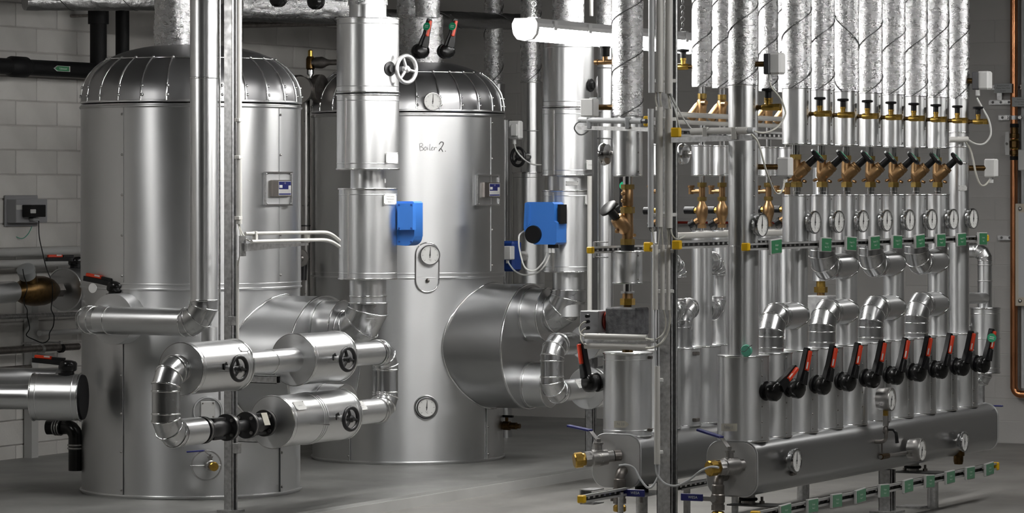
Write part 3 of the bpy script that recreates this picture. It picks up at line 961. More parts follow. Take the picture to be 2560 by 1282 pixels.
for q in (757, 762, 767):
    MB().torus(Vector((XG, RY(q, XG), zL)), YD, .1135, .003, 48, 6).build('bead', 'cladding', g, angle=60)
for z, pa, pb in ((zU, 462, 530), (zU, 740, 790), (zL, 690, 750)):
    an = math.radians(-6); n = Vector((math.cos(an), 0, math.sin(an)))
    a, b = Vector((XG, RY(pa, XG), z)), Vector((XG, RY(pb, XG), z))
    R = Matrix((YD, n, n.cross(YD))).transposed()
    MB().box((a + b) / 2 + n * .1135, (b - a).length, .002, .004).build('sheet_seam', 'bright_rim', g)
# flanged black check valve between the lower left bend and the lower drum
v = thing('check_valve', 'black flanged check valve with bolts in the low pipe loop', 'valve', Vector((XG, RY(570, XG), zL - .06)))
def flange(px, w=.011, r=.058):
    y = RY(px, XG)
    fl = MB().lathe(Vector((XG, y - w, zL)), YD, [(0, .03), (0, r), (w * .8, r)], 36, cap1=True).build('flange', 'black_paint', v)
    MB().lathe(Vector((XG, y - w * .2, zL)), YD, [(0, r * .985), (.007, r * .985)], 36).build('gasket', 'steel', v)
    MB().lathe(Vector((XG, y + .007 - w * .2, zL)), YD, [(0, r), (w * .9, r), (w * .9, .03)], 36).build('flange', 'black_paint', v)
    for k in range(4):
        a = math.radians(45 + 90 * k)
        c = Vector((XG + r * .76 * math.cos(a), y - w - .006, zL + r * .76 * math.sin(a)))
        MB().lathe(c, YD, [(0, .008), (.007, .008)], 6).build('bolt_head', 'steel', fl)
        MB().lathe(c + YD * (w * 2 + .012), YD, [(0, .007), (.007, .007)], 6).build('bolt_nut', 'steel', fl)
for px in (505, 568, 617, 662): flange(px)
pipe(v, Vector((XG, yl + bR - .01, zL)), Vector((XG, RY(497, XG), zL)), .0575, m='cladding', name='pipe_end')
def vb(p0, p1, prof):
    y0, y1 = RY(p0, XG), RY(p1, XG)
    MB().lathe(Vector((XG, y0, zL)), YD, [(t * (y1 - y0), r) for t, r in prof], 28).build('body', 'black_paint', v, angle=40)
vb(506, 566, [(0, .03), (.2, .032), (.35, .042), (.65, .042), (.8, .032), (1, .03)])
vb(570, 616, [(0, .024), (1, .024)])
vb(618, 662, [(0, .03), (.25, .036), (.5, .044), (.75, .036), (1, .03)])
vb(660, 682, [(0, .03), (1, .03)])
for px in (538, 640):
    for s in (-1, 1):
        MB().box(Vector((XG + .01, RY(px, XG), zL + s * .04)), .03, .09, .012).build('rib', 'black_paint', v)
pv = Vector((XG, RY(644, XG), zL)) + Vector((math.cos(.5), 0, math.sin(.5))) * .047
nv = Vector((math.cos(.45), -.25, math.sin(.45))).normalized()
R = Matrix((ZD.cross(nv).normalized(), nv, nv.cross(ZD.cross(nv).normalized()))).transposed()
MB().box(pv, .034, .002, .058, R).build('tag', 'tape', v, label='curled paper tag')
MB().box(pv + nv * .0015 - ZD * .02, .03, .001, .01, R).build('tag_print', 'ink', v)
for px, z, lb in ((508, zU, 'black hand wheel on the upper left drum of the pipe loop'), (782, zU, 'black hand wheel on the upper right drum of the pipe loop'), (790, zL, 'black hand wheel on the lower drum of the pipe loop')):
    q = clone(WB, lb)
    place(q, Vector((XG + .112 + .075, RY(px, XG) - .012, z)), math.radians(-9), 1.0)
# hole collars of the stems
for px, z, lb in ((508, zU, 'upper left'), (782, zU, 'upper right'), (790, zL, 'lower')):
    o = MB().lathe(Vector((XG + .106, RY(px, XG), z + .006)), XD, [(0, .02), (.008, .02), (.0085, .012)], 5).build('stem_opening', 'black_rubber')
    tag(o, 'dark cut-out for the wheel stem in the %s drum' % lb, 'opening')
# label plates on the loop
def loop_plate(px, z, r, adeg, W, H, lines, label, mt='paper'):
    a = math.radians(adeg); n = Vector((math.cos(a), 0, math.sin(a)))
    small_plate(Vector((XG, RY(px, XG), z)) + n * (r + .0015), n, W, H, lines, label, up=Vector((-math.sin(a), 0, math.cos(a))), mt=mt)
loop_plate(706, zL, .113, 38, .085, .045, ['Ladekreis'], 'white label plate on the left of the lower drum')
loop_plate(880, zL, .056, 38, .085, .048, ['Ventil', 'Warmwasser', 'Boiler 1'], 'white label plate on the pipe end right of the lower drum')
loop_plate(567, zU, .109, 40, .06, .022, [], 'small blank metal label holder on the upper left drum', 'cladding')

# support arms under the loop
def strut(a, b, w, name='strut', m='galvanised', parent=None, label=None, cat='strut', group=None, cap=None, h=None):
    """slotted square channel from a to b along the room axes with open end"""
    d = b - a; L = d.length; ax = d.normalized()
    h = h or w
    if abs(ax.z) > .9: u, wv = XD, YD
    elif abs(ax.x) > .9: u, wv = YD, ZD
    else: u, wv = XD, ZD
    t = parent or thing(name, label, cat, Vector((min(a.x, b.x), min(a.y, b.y), min(a.z, b.z))), group)
    th = .0028
    for s in (-1, 1):
        MB().prism([(-w / 2, s * h / 2), (w / 2, s * h / 2), (w / 2, s * (h / 2 - th)), (-w / 2, s * (h / 2 - th))], a, u, wv, d).build('web', m, t)
        MB().prism([(s * w / 2, -h / 2), (s * w / 2, h / 2), (s * (w / 2 - th), h / 2), (s * (w / 2 - th), -h / 2)], a, u, wv, d).build('web', m, t)
    return t
a = P(600, 946, 15.25); b = Vector((a.x + .2, a.y, a.z)); 
strut(a, b, .034, name='support_arm', label='short square metal arm under the upper pipe of the loop', cat='bracket')
a = P(600, 1094, 15.25); b = Vector((a.x + .2, a.y, a.z))
strut(a, b, .034, name='support_arm', label='short square metal arm under the lower drum of the loop', cat='bracket')

# ================================================================ vertical pipe and cross pipe before the nearer tank
K = P(510, 806, 15.48)
yv = K.y
rv = S(35, 15.48)
t = thing('insulated_pipe', 'vertical pipe bending left across the front of the nearer boiler', 'pipe', K - ZD * .07)
KL = ony(206, 796, yv); KL.z = K.z
pl_ = elbow_pts(KL, -YD, XD, .09, 4) ; 
pr_ = elbow_pts(K, XD, ZD, .10, 3)
gored(t, [KL + YD * .3] + pl_, rv, ends=False)
pipe(t, pl_[-1], pr_[0], rv)
gored(t, pr_, rv * 1.02)
pipe(t, pr_[-1], Vector((K.x, K.y, 2.45)), rv)
for py in (195, 751): MB().torus(Vector((K.x, K.y, zs(py, 15.48))), ZD, rv, .004, 40, 6).build('seam_ring', 'bright_rim', t, angle=60)
a = pl_[-1] + XD * .06
MB().torus(a, XD, rv, .003, 40, 6).build('seam_ring', 'bright_rim', t, angle=60)
# stub on the tank behind it
o = MB().lathe(KL + Vector((.075, .13, 0)), YD, [(0, 0), (0, .118), (.5, .118)], 48, cap0=False).build('tank_stub', 'tank_sheet')
tag(o, 'wide round stub on the nearer boiler behind the cross pipe', 'pipe stub')
# short pipe below the bend
o = MB().lathe(P(524, 882, 15.62), ZD, [(0, S(21, 15.6)), (S(65, 15.6), S(21, 15.6))], 32).build('drop_pipe', 'cladding')
tag(o, 'short vertical pipe below the pipe bend behind the upper left drum', 'pipe')

# drain valve in a wire ring and round hatch low on the nearer tank
p, n = surf(514, 1162, C1, R1); tan = ZD.cross(n); d = depth(p)
t = thing('wire_ring_guard', 'round wire ring with a cross bar around the drain valve of the nearer boiler', 'ring', p - ZD * S(38, d))
MB().torus(p + n * .03, n, S(37, d), .0035, 48, 6).build('ring', 'bright_rim', t, angle=60)
MB().tube([p - tan * S(40, d) + n * .03, p + tan * S(37, d) + n * .03], .003, 6).build('bar', 'galvanised', t, angle=60)
def ball_cock(label, c, ax, handle_dir, name='drain_valve', scale=1.0, handle=True, lean=0.0):
    """bright ball valve with brass cap: c = wall end, ax = outward axis"""
    ax = ax.normalized()
    t = thing(name, label, 'valve', c, None)
    k = scale
    MB().lathe(c - ax * .01, ax, [(0, .02 * k), (.02 * k, .02 * k), (.022 * k, .027 * k), (.05 * k, .030 * k), (.075 * k, .030 * k), (.078 * k, .026 * k), (.10 * k, .026 * k)], 28).build('body', 'steel', t, angle=25)
    MB().lathe(c + ax * .075 * k, ax, [(0, .029 * k), (.018 * k, .029 * k)], 6).build('hexagon', 'steel', t)
    MB().lathe(c + ax * .092 * k, ax, [(0, .021 * k), (.012 * k, .023 * k), (.012 * k, .027 * k), (.036 * k, .027 * k), (.04 * k, .023 * k), (.04 * k, 0)], 12, cap1=False).build('cap', 'brass', t, angle=20)
    if handle:
        s = c + ax * .045 * k
        MB().lathe(s + ZD * .025 * k, ZD, [(0, .013 * k), (.02 * k, .013 * k), (.021 * k, .017 * k), (.028 * k, .017 * k), (.029 * k, .007 * k), (.04 * k, .007 * k)], 14).build('neck', 'steel', t, angle=30)
        h = handle_dir.normalized()
        p0 = s + ZD * .056 * k
        p1 = p0 + h * .035 * k + ZD * .03 * k
        side = ZD.cross(h).normalized()
        R = Matrix(((p1 - p0).normalized(), side, (p1 - p0).normalized().cross(side))).transposed()
        MB().box((p0 + p1) / 2, (p1 - p0).length + .01, .02 * k, .003, R).build('handle_plate', 'steel', t)
        R2 = Matrix((h, side, h.cross(side))).transposed()
        MB().rbox(p1 + h * .05 * k + ZD * .002, .105 * k, .02 * k, .008 * k, .002, R2).build('handle_grip', 'blue_handle', t)
    return t
ball_cock('small drain valve with a yellow cap in the wire ring of the nearer boiler', p + n * .0 + tan * S(6, d), (n + tan * .15), -tan - ZD * .06, scale=.8)
p, n = surf(519, 1028, C1, R1); tan = ZD.cross(n)
t = thing('inspection_hatch', 'round hatch with a pale square plate behind the check valve', 'hatch', p - ZD * S(36, d))
MB().torus(p + n * .004, n, S(35, d), .005, 48, 6).build('ring', 'tank_sheet', t, angle=60)
R = Matrix((tan, n, ZD)).transposed()
MB().rbox(p + n * .008 + ZD * S(4, d), S(36, d), .008, S(42, d), .002, R).build('plate', 'sign_edge', t)
for sx in (-1, 1):
    for sz in (-1, 1):
        MB().ball(p + n * .013 + tan * sx * S(13, d) + ZD * S(4 + sz * 17, d), .004, n=8, m=5).build('screw', 'old_steel', t, angle=60)
# ================================================================ left wall: pipes, check valve, boxes
def wall_pipe(name, label, px0, py0, px1, py1, x0, rpx, m, cat='pipe', group=None):
    a, b = onx(px0, py0, x0), onx(px1, py1, x0)
    o = MB().cyl(a, b, S(rpx, depth((a + b) / 2)), 24).build(name, m)
    return tag(o, label, cat, group)
wall_pipe('drain_pipe', 'upper grey plastic pipe along the block wall left of the boiler', -40, 633, 330, 622, -10.83, 11, 'pvc_pipe')
wall_pipe('drain_pipe', 'lower grey plastic pipe along the block wall left of the boiler', -40, 662, 330, 650, -10.80, 10, 'pvc_pipe')
wall_pipe('wall_rail', 'long dark rail on the block wall below the bronze valve', -40, 793, 330, 780, -10.86, 6.5, 'galvanised', 'rail')
wall_pipe('wall_pipe', 'short grey pipe end on the block wall behind the hanging cable', 98, 833, 330, 821, -10.84, 7, 'pvc_pipe')
o = wall_pipe('steel_pipe', 'thin dark steel pipe held by clamps low on the block wall', -40, 879, 195, 866, -10.80, 9, 'old_steel')
for i, px in enumerate((103, 152)):
    c = onx(px, 873 - (px - 103) * .05, -10.80)
    t = thing('pipe_clamp', 'pipe clamp on the thin steel pipe, %s' % ('the left one' if i == 0 else 'the right one with a rubber ring'), 'clamp', c - ZD * .03, 'clamps of the thin steel pipe')
    MB().lathe(c - YD * .012, YD, [(0, .0235), (.024, .0235)], 20).build('ring', 'galvanised' if i == 0 else 'black_rubber', t)
    MB().box(c + ZD * .03, .012, .02, .02).build('lug', 'galvanised', t)
    MB().cyl(c + ZD * .03, c + ZD * .03 - XD * .13, .005, 8).build('rod', 'galvanised', t)
wall_pipe('steel_pipe', 'thinner dark steel pipe just above the red lever at the left edge', -40, 926, 76, 917, -10.75, 6, 'old_steel')
# stand of the rail
a = onx(78, 765, -10.9); o = MB().box(Vector((a.x, a.y, .45)), .05, .06, .95).build('wall_upright', 'pvc_pipe'); tag(o, 'upright grey plastic duct on the block wall behind the cable', 'duct')

# bronze check valve in the thin pipe, at the far left
xb = -10.42
t = thing('bronze_valve', 'dark bronze valve with a grey screw cap at the left edge', 'valve', onx(90, 768, xb))
c = onx(92, 727, xb); d = depth(c)
def yy(px): return RY(px, xb)
prof = [(38, 14), (44, 16), (52, 26), (66, 34), (84, 38), (106, 37), (122, 31), (132, 22), (138, 17)]
b = MB().lathe(Vector((xb, yy(38), c.z)), YD, [(yy(p_) - yy(38), S(r_, d)) for p_, r_ in prof], 32)
b.build('body', 'bronze_dark', t, angle=60)
n_ = Vector((.25, -.75, 1)).normalized()
bb = Vector((xb, yy(78), c.z))
MB().lathe(bb, n_, [(0, S(25, d)), (S(42, d), S(22, d)), (S(50, d), S(20, d))], 28).build('bonnet', 'bronze_dark', t, angle=30)
MB().lathe(bb + n_ * S(48, d), n_, [(0, S(19, d)), (0, S(21, d)), (S(14, d), S(21, d)), (S(15, d), S(23, d)), (S(24, d), S(23, d)), (S(26, d), S(19, d))], 24).build('cap', 'grey_plastic', t, angle=30)
MB().lathe(Vector((xb, yy(136), c.z)), YD, [(0, S(19, d)), (.05, S(19, d))], 6).build('nut', 'old_steel', t)
MB().lathe(Vector((xb, yy(30), c.z)), YD, [(0, S(15, d)), (.04, S(15, d))], 6).build('nut', 'bronze_dark', t)
t = thing('insulated_pipe', 'small clad pipe leading to the bronze valve at the left edge', 'pipe', onx(10, 755, xb))
MB().cyl(Vector((xb, yy(-60), c.z)), Vector((xb, yy(32), c.z)), S(27, d), 36).build('pipe', 'cladding', t)
t = thing('valve_drum', 'dark sheet metal drum behind the bronze valve beside the boiler', 'drum', onx(165, 778, xb))
MB().lathe(Vector((xb, yy(160), c.z)), YD, [(0, 0), (0, S(54, d)), (.6, S(54, d))], 48, cap0=False).build('drum', 'vessel_steel', t)
MB().torus(Vector((xb, yy(160), c.z)), YD, S(54, d), .004, 48, 6).build('folded_rim', 'cladding', t, angle=60)
q = clone(LV, 'black valve lever on the dark drum beside the boiler'); place(q, Vector((xb, yy(190), c.z + S(54, d) - .008)), rot=(0, -math.pi / 2, math.radians(60)), scale=1.0)
# meter box with black relay and cables
xw = XW + .012
t = thing('meter_box', 'grey electric box with a black module on the block wall', 'electric box', onx(55, 565, xw))
def wbox(x0, x1, y0, y1, dep, m, name, par, off=0.0):
    a = onx(x0, y0, xw + off); b = onx(x1, y1, xw + off)
    zc = (a.z + b.z) / 2
    return MB().rbox(Vector((xw + off + dep / 2, (a.y + b.y) / 2, zc)), dep, abs(b.y - a.y), abs(a.z - b.z), .003).build(name, m, par)
wbox(10, 92, 488, 565, .008, 'grey_box', 'back_plate', t)
wbox(14, 92, 498, 556, .07, 'grey_box', 'housing', t)
wbox(40, 64, 512, 524, .002, 'sign_edge', 'label', t, .07)
wbox(55, 92, 512, 542, .06, 'black_plastic', 'module', t, .072)
wbox(76, 89, 523, 533, .002, 'sign_edge', 'label', t, .132)
wbox(72, 88, 544, 552, .03, 'grey_plastic', 'gland', t, .07)
wall_d = depth(onx(60, 540, XW))
dw = wall_d - .12
cable([(97, 552, dw), (98, 590, dw), (105, 625, dw), (116, 670, dw - .1), (126, 695, dw - .5), (131, 715, dw - .75), (131, 745, dw - .75), (128, 772, dw - .6), (135, 790, dw - .5), (133, 815, dw - .4), (124, 832, dw - .4), (122, 848, dw - .4), (108, 857, dw - .4), (88, 850, dw - .4), (66, 838, dw - .4), (74, 820, dw - .4), (68, 790, dw - .4), (68, 775, dw - .5), (61, 762, dw - .85)], 2.6, 'black_rubber', 'cable', 'thin black cable hanging from the black module in a loose loop')
cable([(57, 673, dw - .9), (60, 690, dw - .95), (68, 720, dw - .98), (60, 745, dw - .95), (61, 762, dw - .85)], 2.6, 'black_rubber', 'cable', 'thin black cable from the grey screw cap down over the bronze valve')
cable([(-20, 535, dw + .05), (10, 565, dw + .05), (35, 588, dw + .05), (55, 596, dw + .05), (70, 585, dw + .05), (80, 566, dw + .05)], 2.2, 'green_seal', 'cable', 'thin dark green cable drooping below the grey electric box')

# black insulated pipes at the top left
xk = -10.75
t = thing('black_pipe', 'black insulated pipe with a coupling and a green arrow sign', 'pipe', onx(100, 195, xk))
a, b = onx(-60, 163, xk), onx(300, 184, xk); b.z = a.z
d = depth(onx(100, 175, xk)); 
aa, bb = onx(-60, 166, xk), onx(420, 180, xk)
zk = onx(100, 170, xk).z
MB().cyl(Vector((xk, aa.y, zk)), Vector((xk, bb.y, zk)), S(20, d), 32).build('pipe', 'black_rubber', t)
MB().lathe(Vector((xk, RY(20, xk), zk)), YD, [(0, S(20, d)), (.03, S(26, d)), (RY(70, xk) - RY(20, xk) - .03, S(26, d)), (RY(70, xk) - RY(20, xk), S(20, d))], 32).build('coupling', 'black_rubber', t, angle=30)
s = thing('arrow_sign', 'small green arrow sign on the black pipe pointing left', 'sign', Vector((xk + S(20, d), RY(138, xk), zk)))
n = Vector((math.cos(-.1), 0, math.sin(-.1)))
def arrow(k, off, m, nm):
    y0, y1 = RY(117, xk), RY(158, xk); yc = (y0 + y1) / 2; W = (y1 - y0) / 2; H = S(7, d)
    poly = [(-W * k, 0), (-W * .6 * k, H * k), (W * k, H * k), (W * k, -H * k), (-W * .6 * k, -H * k)]
    MB().prism(poly, Vector((xk + S(20, d) + off, yc, zk)), YD, ZD, XD * .002).build(nm, m, s)
arrow(1.0, .001, 'sign_edge', 'border'); arrow(.86, .0025, 'green_sign', 'field')
lettering('Kaltwasser', .016, Vector((xk + S(20, d) + .0052, RY(140, xk), zk)), YD, ZD, 'sign_ink', s)
t = thing('black_pipe', 'thick black vertical pipe with a socket at the top left', 'pipe', onx(246, 165, xk + .01))
dk = depth(onx(246, 100, xk))
c = onx(246, 170, xk)
MB().cyl(c, Vector((c.x, c.y, 2.9)), S(21, dk), 32).build('pipe', 'black_rubber', t)
MB().cyl(Vector((c.x, c.y, zs(60, dk))), Vector((c.x, c.y, zs(15, dk))), S(26, dk), 32).build('socket', 'black_rubber', t)
MB().cyl(Vector((c.x, c.y, zs(38, dk))), Vector((XW, c.y, zs(38, dk))), .008, 8).build('bracket_rod', 'old_steel', t)
t = thing('black_pipe', 'slimmer black vertical pipe right of the thick black one', 'pipe', onx(306, 150, xk))
c = onx(306, 165, xk)
MB().cyl(c, Vector((c.x, c.y, 2.9)), S(17.5, dk), 32).build('pipe', 'black_rubber', t)

# foil wrapped pipe along the top
a, b = P(62, 2, 17.75), P(500, 12, 18.6); 
t = thing('foil_pipe', 'dull foil pipe running left along the top edge', 'pipe', a - ZD * .06)
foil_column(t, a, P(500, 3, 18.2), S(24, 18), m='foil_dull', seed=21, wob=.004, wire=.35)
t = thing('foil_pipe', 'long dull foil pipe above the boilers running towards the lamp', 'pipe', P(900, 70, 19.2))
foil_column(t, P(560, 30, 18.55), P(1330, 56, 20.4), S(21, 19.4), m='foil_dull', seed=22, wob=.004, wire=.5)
t = thing('foil_pipe', 'crumpled foil pipe with two black knobs at the top between the posts', 'pipe', P(720, 45, 17.7))
foil_column(t, P(596, 6, 17.6), P(905, 12, 17.9), S(36, 17.7), m='foil', seed=23, wob=.010, wire=0)
for px, py, lb in ((706, -2, 'left'), (800, 4, 'right')):
    o = MB().lathe(P(px, py, 17.4), -YD, [(0, .03), (.02, .042), (.06, .042), (.07, .03)], 14).build('stop_cock', 'black_gloss', angle=40)
    tag(o, 'round black knob on the crumpled foil pipe, the %s one' % lb, 'knob')
o = MB().cyl(P(597, 62, 19.0), P(840, 56, 19.9), S(9, 19), 16).build('ceiling_pipe', 'old_steel')
tag(o, 'thin dark pipe under the foil pipe between the two domes', 'pipe')

# red and black levers before the foil outlet
for px, py, lb in ((1046, 128, 'tagged valve lever nearer the riser, before the crumpled foil outlet'), (1110, 128, 'tagged valve lever right of the crumpled foil outlet')):
    q = clone(LVT, lb); place(q, P(px, py, 18.0), rot=(math.radians(-14), 0, math.radians(-38)), scale=1.0)

# lever with the white disc on the stub of the nearer tank
q = clone(LV, 'red and black lever lying on the stub of the nearer boiler'); place(q, P(288, 742, 16.0), rot=(0, math.radians(-82), math.radians(-2)), scale=1.1)
o = MB().lathe(P(232, 720, 15.93), -YD, [(0, S(12, 15.9)), (.003, S(12, 15.9))], 28).build('round_tag', 'dial')
tag(o, 'round blank white tag hanging on a lever beside the nearer boiler', 'tag')

# clad drum and pipe at the lower left, along the room's x axis
yD_ = P(215, 992, 15.92).y
t = thing('insulated_pipe', 'clad pipe with a wide drum at the lower left beside the boiler', 'pipe', ony(150, 1050, yD_))
zz = ony(196, 992, yD_).z
dn = Vector((math.cos(math.radians(22)), math.sin(math.radians(22)), 0))
bb = P(205, 992, 15.92); bb.z = zz
aa = bb - dn * S(124, 16); a0 = bb - dn * S(290, 16)
casing(t, aa, bb, S(58, 16.0), name='drum')
MB().lathe(bb - dn * .002, dn, [(0, S(57, 16)), (.012, S(55, 16)), (.014, S(40, 16))], 40).build('end_ring', 'black_rubber', t)
pipe(t, a0, aa, S(31, 16.05))
o = MB().cyl(a0 + Vector((-.1, .2, .075)), aa + Vector((0, .2, .075)), S(26, 16.3), 32).build('insulated_pipe', 'vessel_steel')
tag(o, 'clad pipe just behind the lower left drum', 'pipe')
q = clone(LV, 'red and black lever lying on the lower left drum'); place(q, bb - dn * .07 + ZD * (S(58, 16.0) - .008), rot=(0, math.radians(-86), math.radians(10)), scale=1.05)
t = thing('black_drain', 'black drain elbow with metal bands below the lower left drum', 'pipe', P(190, 1175, 16.35))
e = elbow_pts(P(189, 1068, 16.35), XD, -ZD, .05, 4)
MB().tube([P(118, 1068, 16.4)] + e + [P(189, 1176, 16.35)], S(18, 16.35), 24).build('elbow_pipe', 'black_gloss', t, angle=30)
for c, ax in ((P(189, 1112, 16.35), ZD), (P(189, 1120, 16.35), ZD)):
    MB().torus(c, ax, S(18.5, 16.35), .005, 32, 6).build('band', 'steel', t, angle=60)
c = P(140, 1068, 16.38)
for k in range(3): MB().torus(c + XD * .014 * k, XD, S(18.5, 16.35), .004, 32, 6).build('band', 'steel', t, angle=60)

# ================================================================ between the tanks: safety valve, flange, dark pipes
d = 18.2
t = thing('safety_valve', 'bronze safety valve with a yellow cap between the two domes', 'valve', P(776, 195, d))
c = P(776, 195, d)
MB().lathe(c, ZD, [(0, S(7, d)), (S(8, d), S(7, d)), (S(9, d), S(9, d)), (S(20, d), S(9, d))], 16).build('nipple', 'chrome', t, angle=30)
MB().lathe(c + ZD * S(20, d), ZD, [(0, S(8, d)), (S(4, d), S(11, d)), (S(28, d), S(11, d)), (S(34, d), S(8, d))], 18).build('body', 'bronze_dark', t, angle=30)
MB().lathe(c + ZD * S(52, d), ZD, [(0, S(6, d)), (S(16, d), S(6, d)), (S(19, d), S(3, d))], 14).build('cap', 'brass', t, angle=30)
h = c + ZD * S(38, d)
MB().lathe(h, XD, [(0, S(8, d)), (S(14, d), S(9, d)), (S(16, d), S(14, d)), (S(34, d), S(15, d)), (S(48, d), S(9, d)), (S(56, d), S(7, d)), (S(150, d), S(7, d))], 20).build('outlet', 'old_steel', t, angle=30)
t = thing('flanged_tee', 'dark flanged fitting between the two domes below the safety valve', 'fitting', P(765, 265, 18.2))
c = P(772, 222, 18.2)
MB().lathe(c - XD * .08, XD, [(0, .04), (0, .075), (.03, .075), (.03, .055), (.13, .055), (.13, .075), (.16, .075)], 28).build('body', 'old_steel', t)
MB().lathe(P(772, 225, 18.2) - YD * .09, YD, [(0, 0), (0, .07), (.02, .07), (.02, .045), (.09, .045)], 28, cap0=False).build('flange', 'steel', t)
t = thing('riser_pipe', 'narrow dark pipe rising in the gap between the boilers', 'pipe', P(764, 720, 18.3))
MB().cyl(P(764, 905, 18.3), P(764, 240, 18.3), S(11, 18.3), 24).build('pipe', 'steel', t)
MB().torus(P(764, 564, 18.3), ZD, S(11.5, 18.3), .004, 24, 6).build('seam_ring', 'black_paint', t, angle=60)
MB().lathe(P(762, 645, 18.1) - YD * .03, -YD, [(0, .03), (.0, .045), (.012, .045), (.014, .02), (.03, .018)], 24).build('thermowell', 'steel', t, angle=30)
MB().cyl(P(758, 700, 18.2), P(760, 655, 18.2), .018, 12).build('side_cock', 'black_paint', t)

# ================================================================ left post with conduit
SLOT = None
def post(label, c, w, z0, z1, slots=True, foot=True, slot_face='x'):
    t = thing('strut_post', label, 'post', Vector((c.x, c.y, z0)))
    th = .003
    # channel open towards +x: back, two sides, lips
    zc, H = (z0 + z1) / 2, z1 - z0
    MB().box(Vector((c.x - w / 2 + th / 2, c.y, zc)), th, w, H).build('back', 'galvanised', t)
    for s in (-1, 1):
        MB().box(Vector((c.x, c.y + s * (w / 2 - th / 2), zc)), w, th, H).build('side', 'galvanised', t)
        MB().box(Vector((c.x + w / 2 - th / 2, c.y + s * (w / 2 - w * .13), zc)), th, w * .26, H).build('lip', 'galvanised', t)
    if slots:
        b = MB()
        for k in range(int(H / .05)):
            b.box(Vector((c.x - w / 2 + th + .0006, c.y, z0 + .03 + .05 * k)), .001, w * .32, .03)
        o = b.build('slots', 'conduit_grey', t); o['kind'] = 'stuff'
    if foot:
        MB().box(Vector((c.x, c.y, z0 + .005)), w * 2.1, w * 2.1, .01).build('foot_plate', 'galvanised', t)
    return t
cp = P(577, HY, 15.3)
post('slotted steel post in front of the nearer boiler', cp, .043, ZP, ZC)
def conduit_v(px, y0, y1, d, wpx, label, m='conduit', group='plastic conduits on the posts'):
    o = MB().cyl(P(px, y1, d), P(px, y0, d), S(wpx / 2, d), 18).build('conduit', m)
    return tag(o, label, 'conduit', group)
dp = 15.22
conduit_v(598, -60, 420, dp, 13, 'pale conduit on the left post, the top length')
conduit_v(598, 330, 560, dp, 14, 'pale conduit on the left post, ending above the bracket')
for py in (300, 393, 545):
    o = MB().rbox(P(596, py, dp - .005), .026, .03, .016, .002).build('conduit_clip', 'conduit'); tag(o, 'pale clip holding the conduit on the left post at %s' % {300: 'the top', 393: 'mid height', 545: 'the lower end'}[py], 'clip', 'conduit clips of the left post')
conduit_v(594, 650, 900, dp + .02, 8, 'thin pale strip down the lower half of the left post')
# bracket arm with two horizontal conduits to the riser
aL2 = P(606, 612, 15.18); bL2 = P(845, 592, 15.6)
t = thing('conduit_bracket', 'tapered bracket arm holding two pale conduits at the left post', 'bracket', aL2 - ZD * .03)
ux = (P(760, 605, 15.45) - P(606, 606, 15.18)); Lx = ux.length; ux.normalize()
MB().prism([(0, 0), (Lx, 0), (Lx, -.01), (0, -.035)], P(606, 608, 15.18), ux, ZD, ux.cross(ZD) * .03).build('arm', 'galvanised', t)
MB().box(P(606, 615, 15.18), .012, .04, .09).build('foot', 'galvanised', t)
for s, (y0, y1, lb) in enumerate(((584, 581, 'upper'), (604, 600, 'lower'))):
    q = [P(613 + 16 * s, y0, 15.16), P(780, y1, 15.42), P(822, y1 + 2, 15.5), P(848, y1 + 20 - 4 * s, 15.62)]
    o = MB().tube(spline(q, 5), S(4.6, 15.3), 14).build('conduit', 'conduit', angle=40); tag(o, '%s pale conduit on the bracket from the left post to the riser' % lb, 'conduit', 'conduits on the bracket')
for px in (638, 768):
    o = MB().rbox(P(px, 592, 15.2 + (px - 638) * .0017), .02, .02, .05, .002).build('conduit_clip', 'conduit'); tag(o, 'clip on the two bracket conduits, %s' % ('near the post' if px < 700 else 'near the riser'), 'clip', 'clips on the bracket conduits')
cable([(598, 560, dp), (604, 580, dp), (616, 598, dp - .02), (629, 604, dp - .05)], 3.4, 'cable', 'cable', 'grey cable bending from the left post conduit into the lower bracket conduit')
cable([(596, 560, dp), (602, 590, dp - .02), (602, 620, dp - .02), (594, 665, dp)], 3.0, 'cable', 'cable', 'grey cable running down the left post below the bracket')
MB_ = MB().rbox(P(584, 802, 15.26), .045, .03, .04, .002).build('post_bracket', 'galvanised'); tag(MB_, 'small bolted bracket on the left post behind the pipe bend', 'bracket')
MB_ = MB().rbox(P(592, 1120, 15.2), .03, .03, .045, .002).build('post_bracket', 'galvanised'); tag(MB_, 'small bolted bracket low on the left post', 'bracket')
o = MB().tube([P(549, -40, 15.36), P(549, 1000, 15.36)], S(3, 15.4), 8).build('threaded_rod', 'galvanised'); tag(o, 'thin vertical rod just left of the left post', 'rod')
# ================================================================ right manifold
XR = P(1858, HY, 14.45).x
yR1, yR10 = RY(1858, XR), RY(2397, XR)
YC = [yR1 + (yR10 - yR1) * k / 9 for k in range(10)]
def dcol(y, x=None): return -(XR if x is None else x) * SP + y * CP
NTH = ['first', 'second', 'third', 'fourth', 'fifth', 'sixth', 'seventh', 'eighth', 'ninth', 'tenth']
ZM0, ZM1 = .216, .443
ZCAS, ZMID, ZVAL, ZUP, ZFO = .80, 1.252, 1.472, 1.688, 1.937
def rrect(w, h, r, n=7):
    q = []
    for cx, cy, a0 in ((w / 2 - r, h / 2 - r, 0), (-w / 2 + r, h / 2 - r, 90), (-w / 2 + r, -h / 2 + r, 180), (w / 2 - r, -h / 2 + r, 270)):
        for k in range(n + 1):
            a = math.radians(a0 + 90 * k / n); q.append((cx + r * math.cos(a), cy + r * math.sin(a)))
    return q
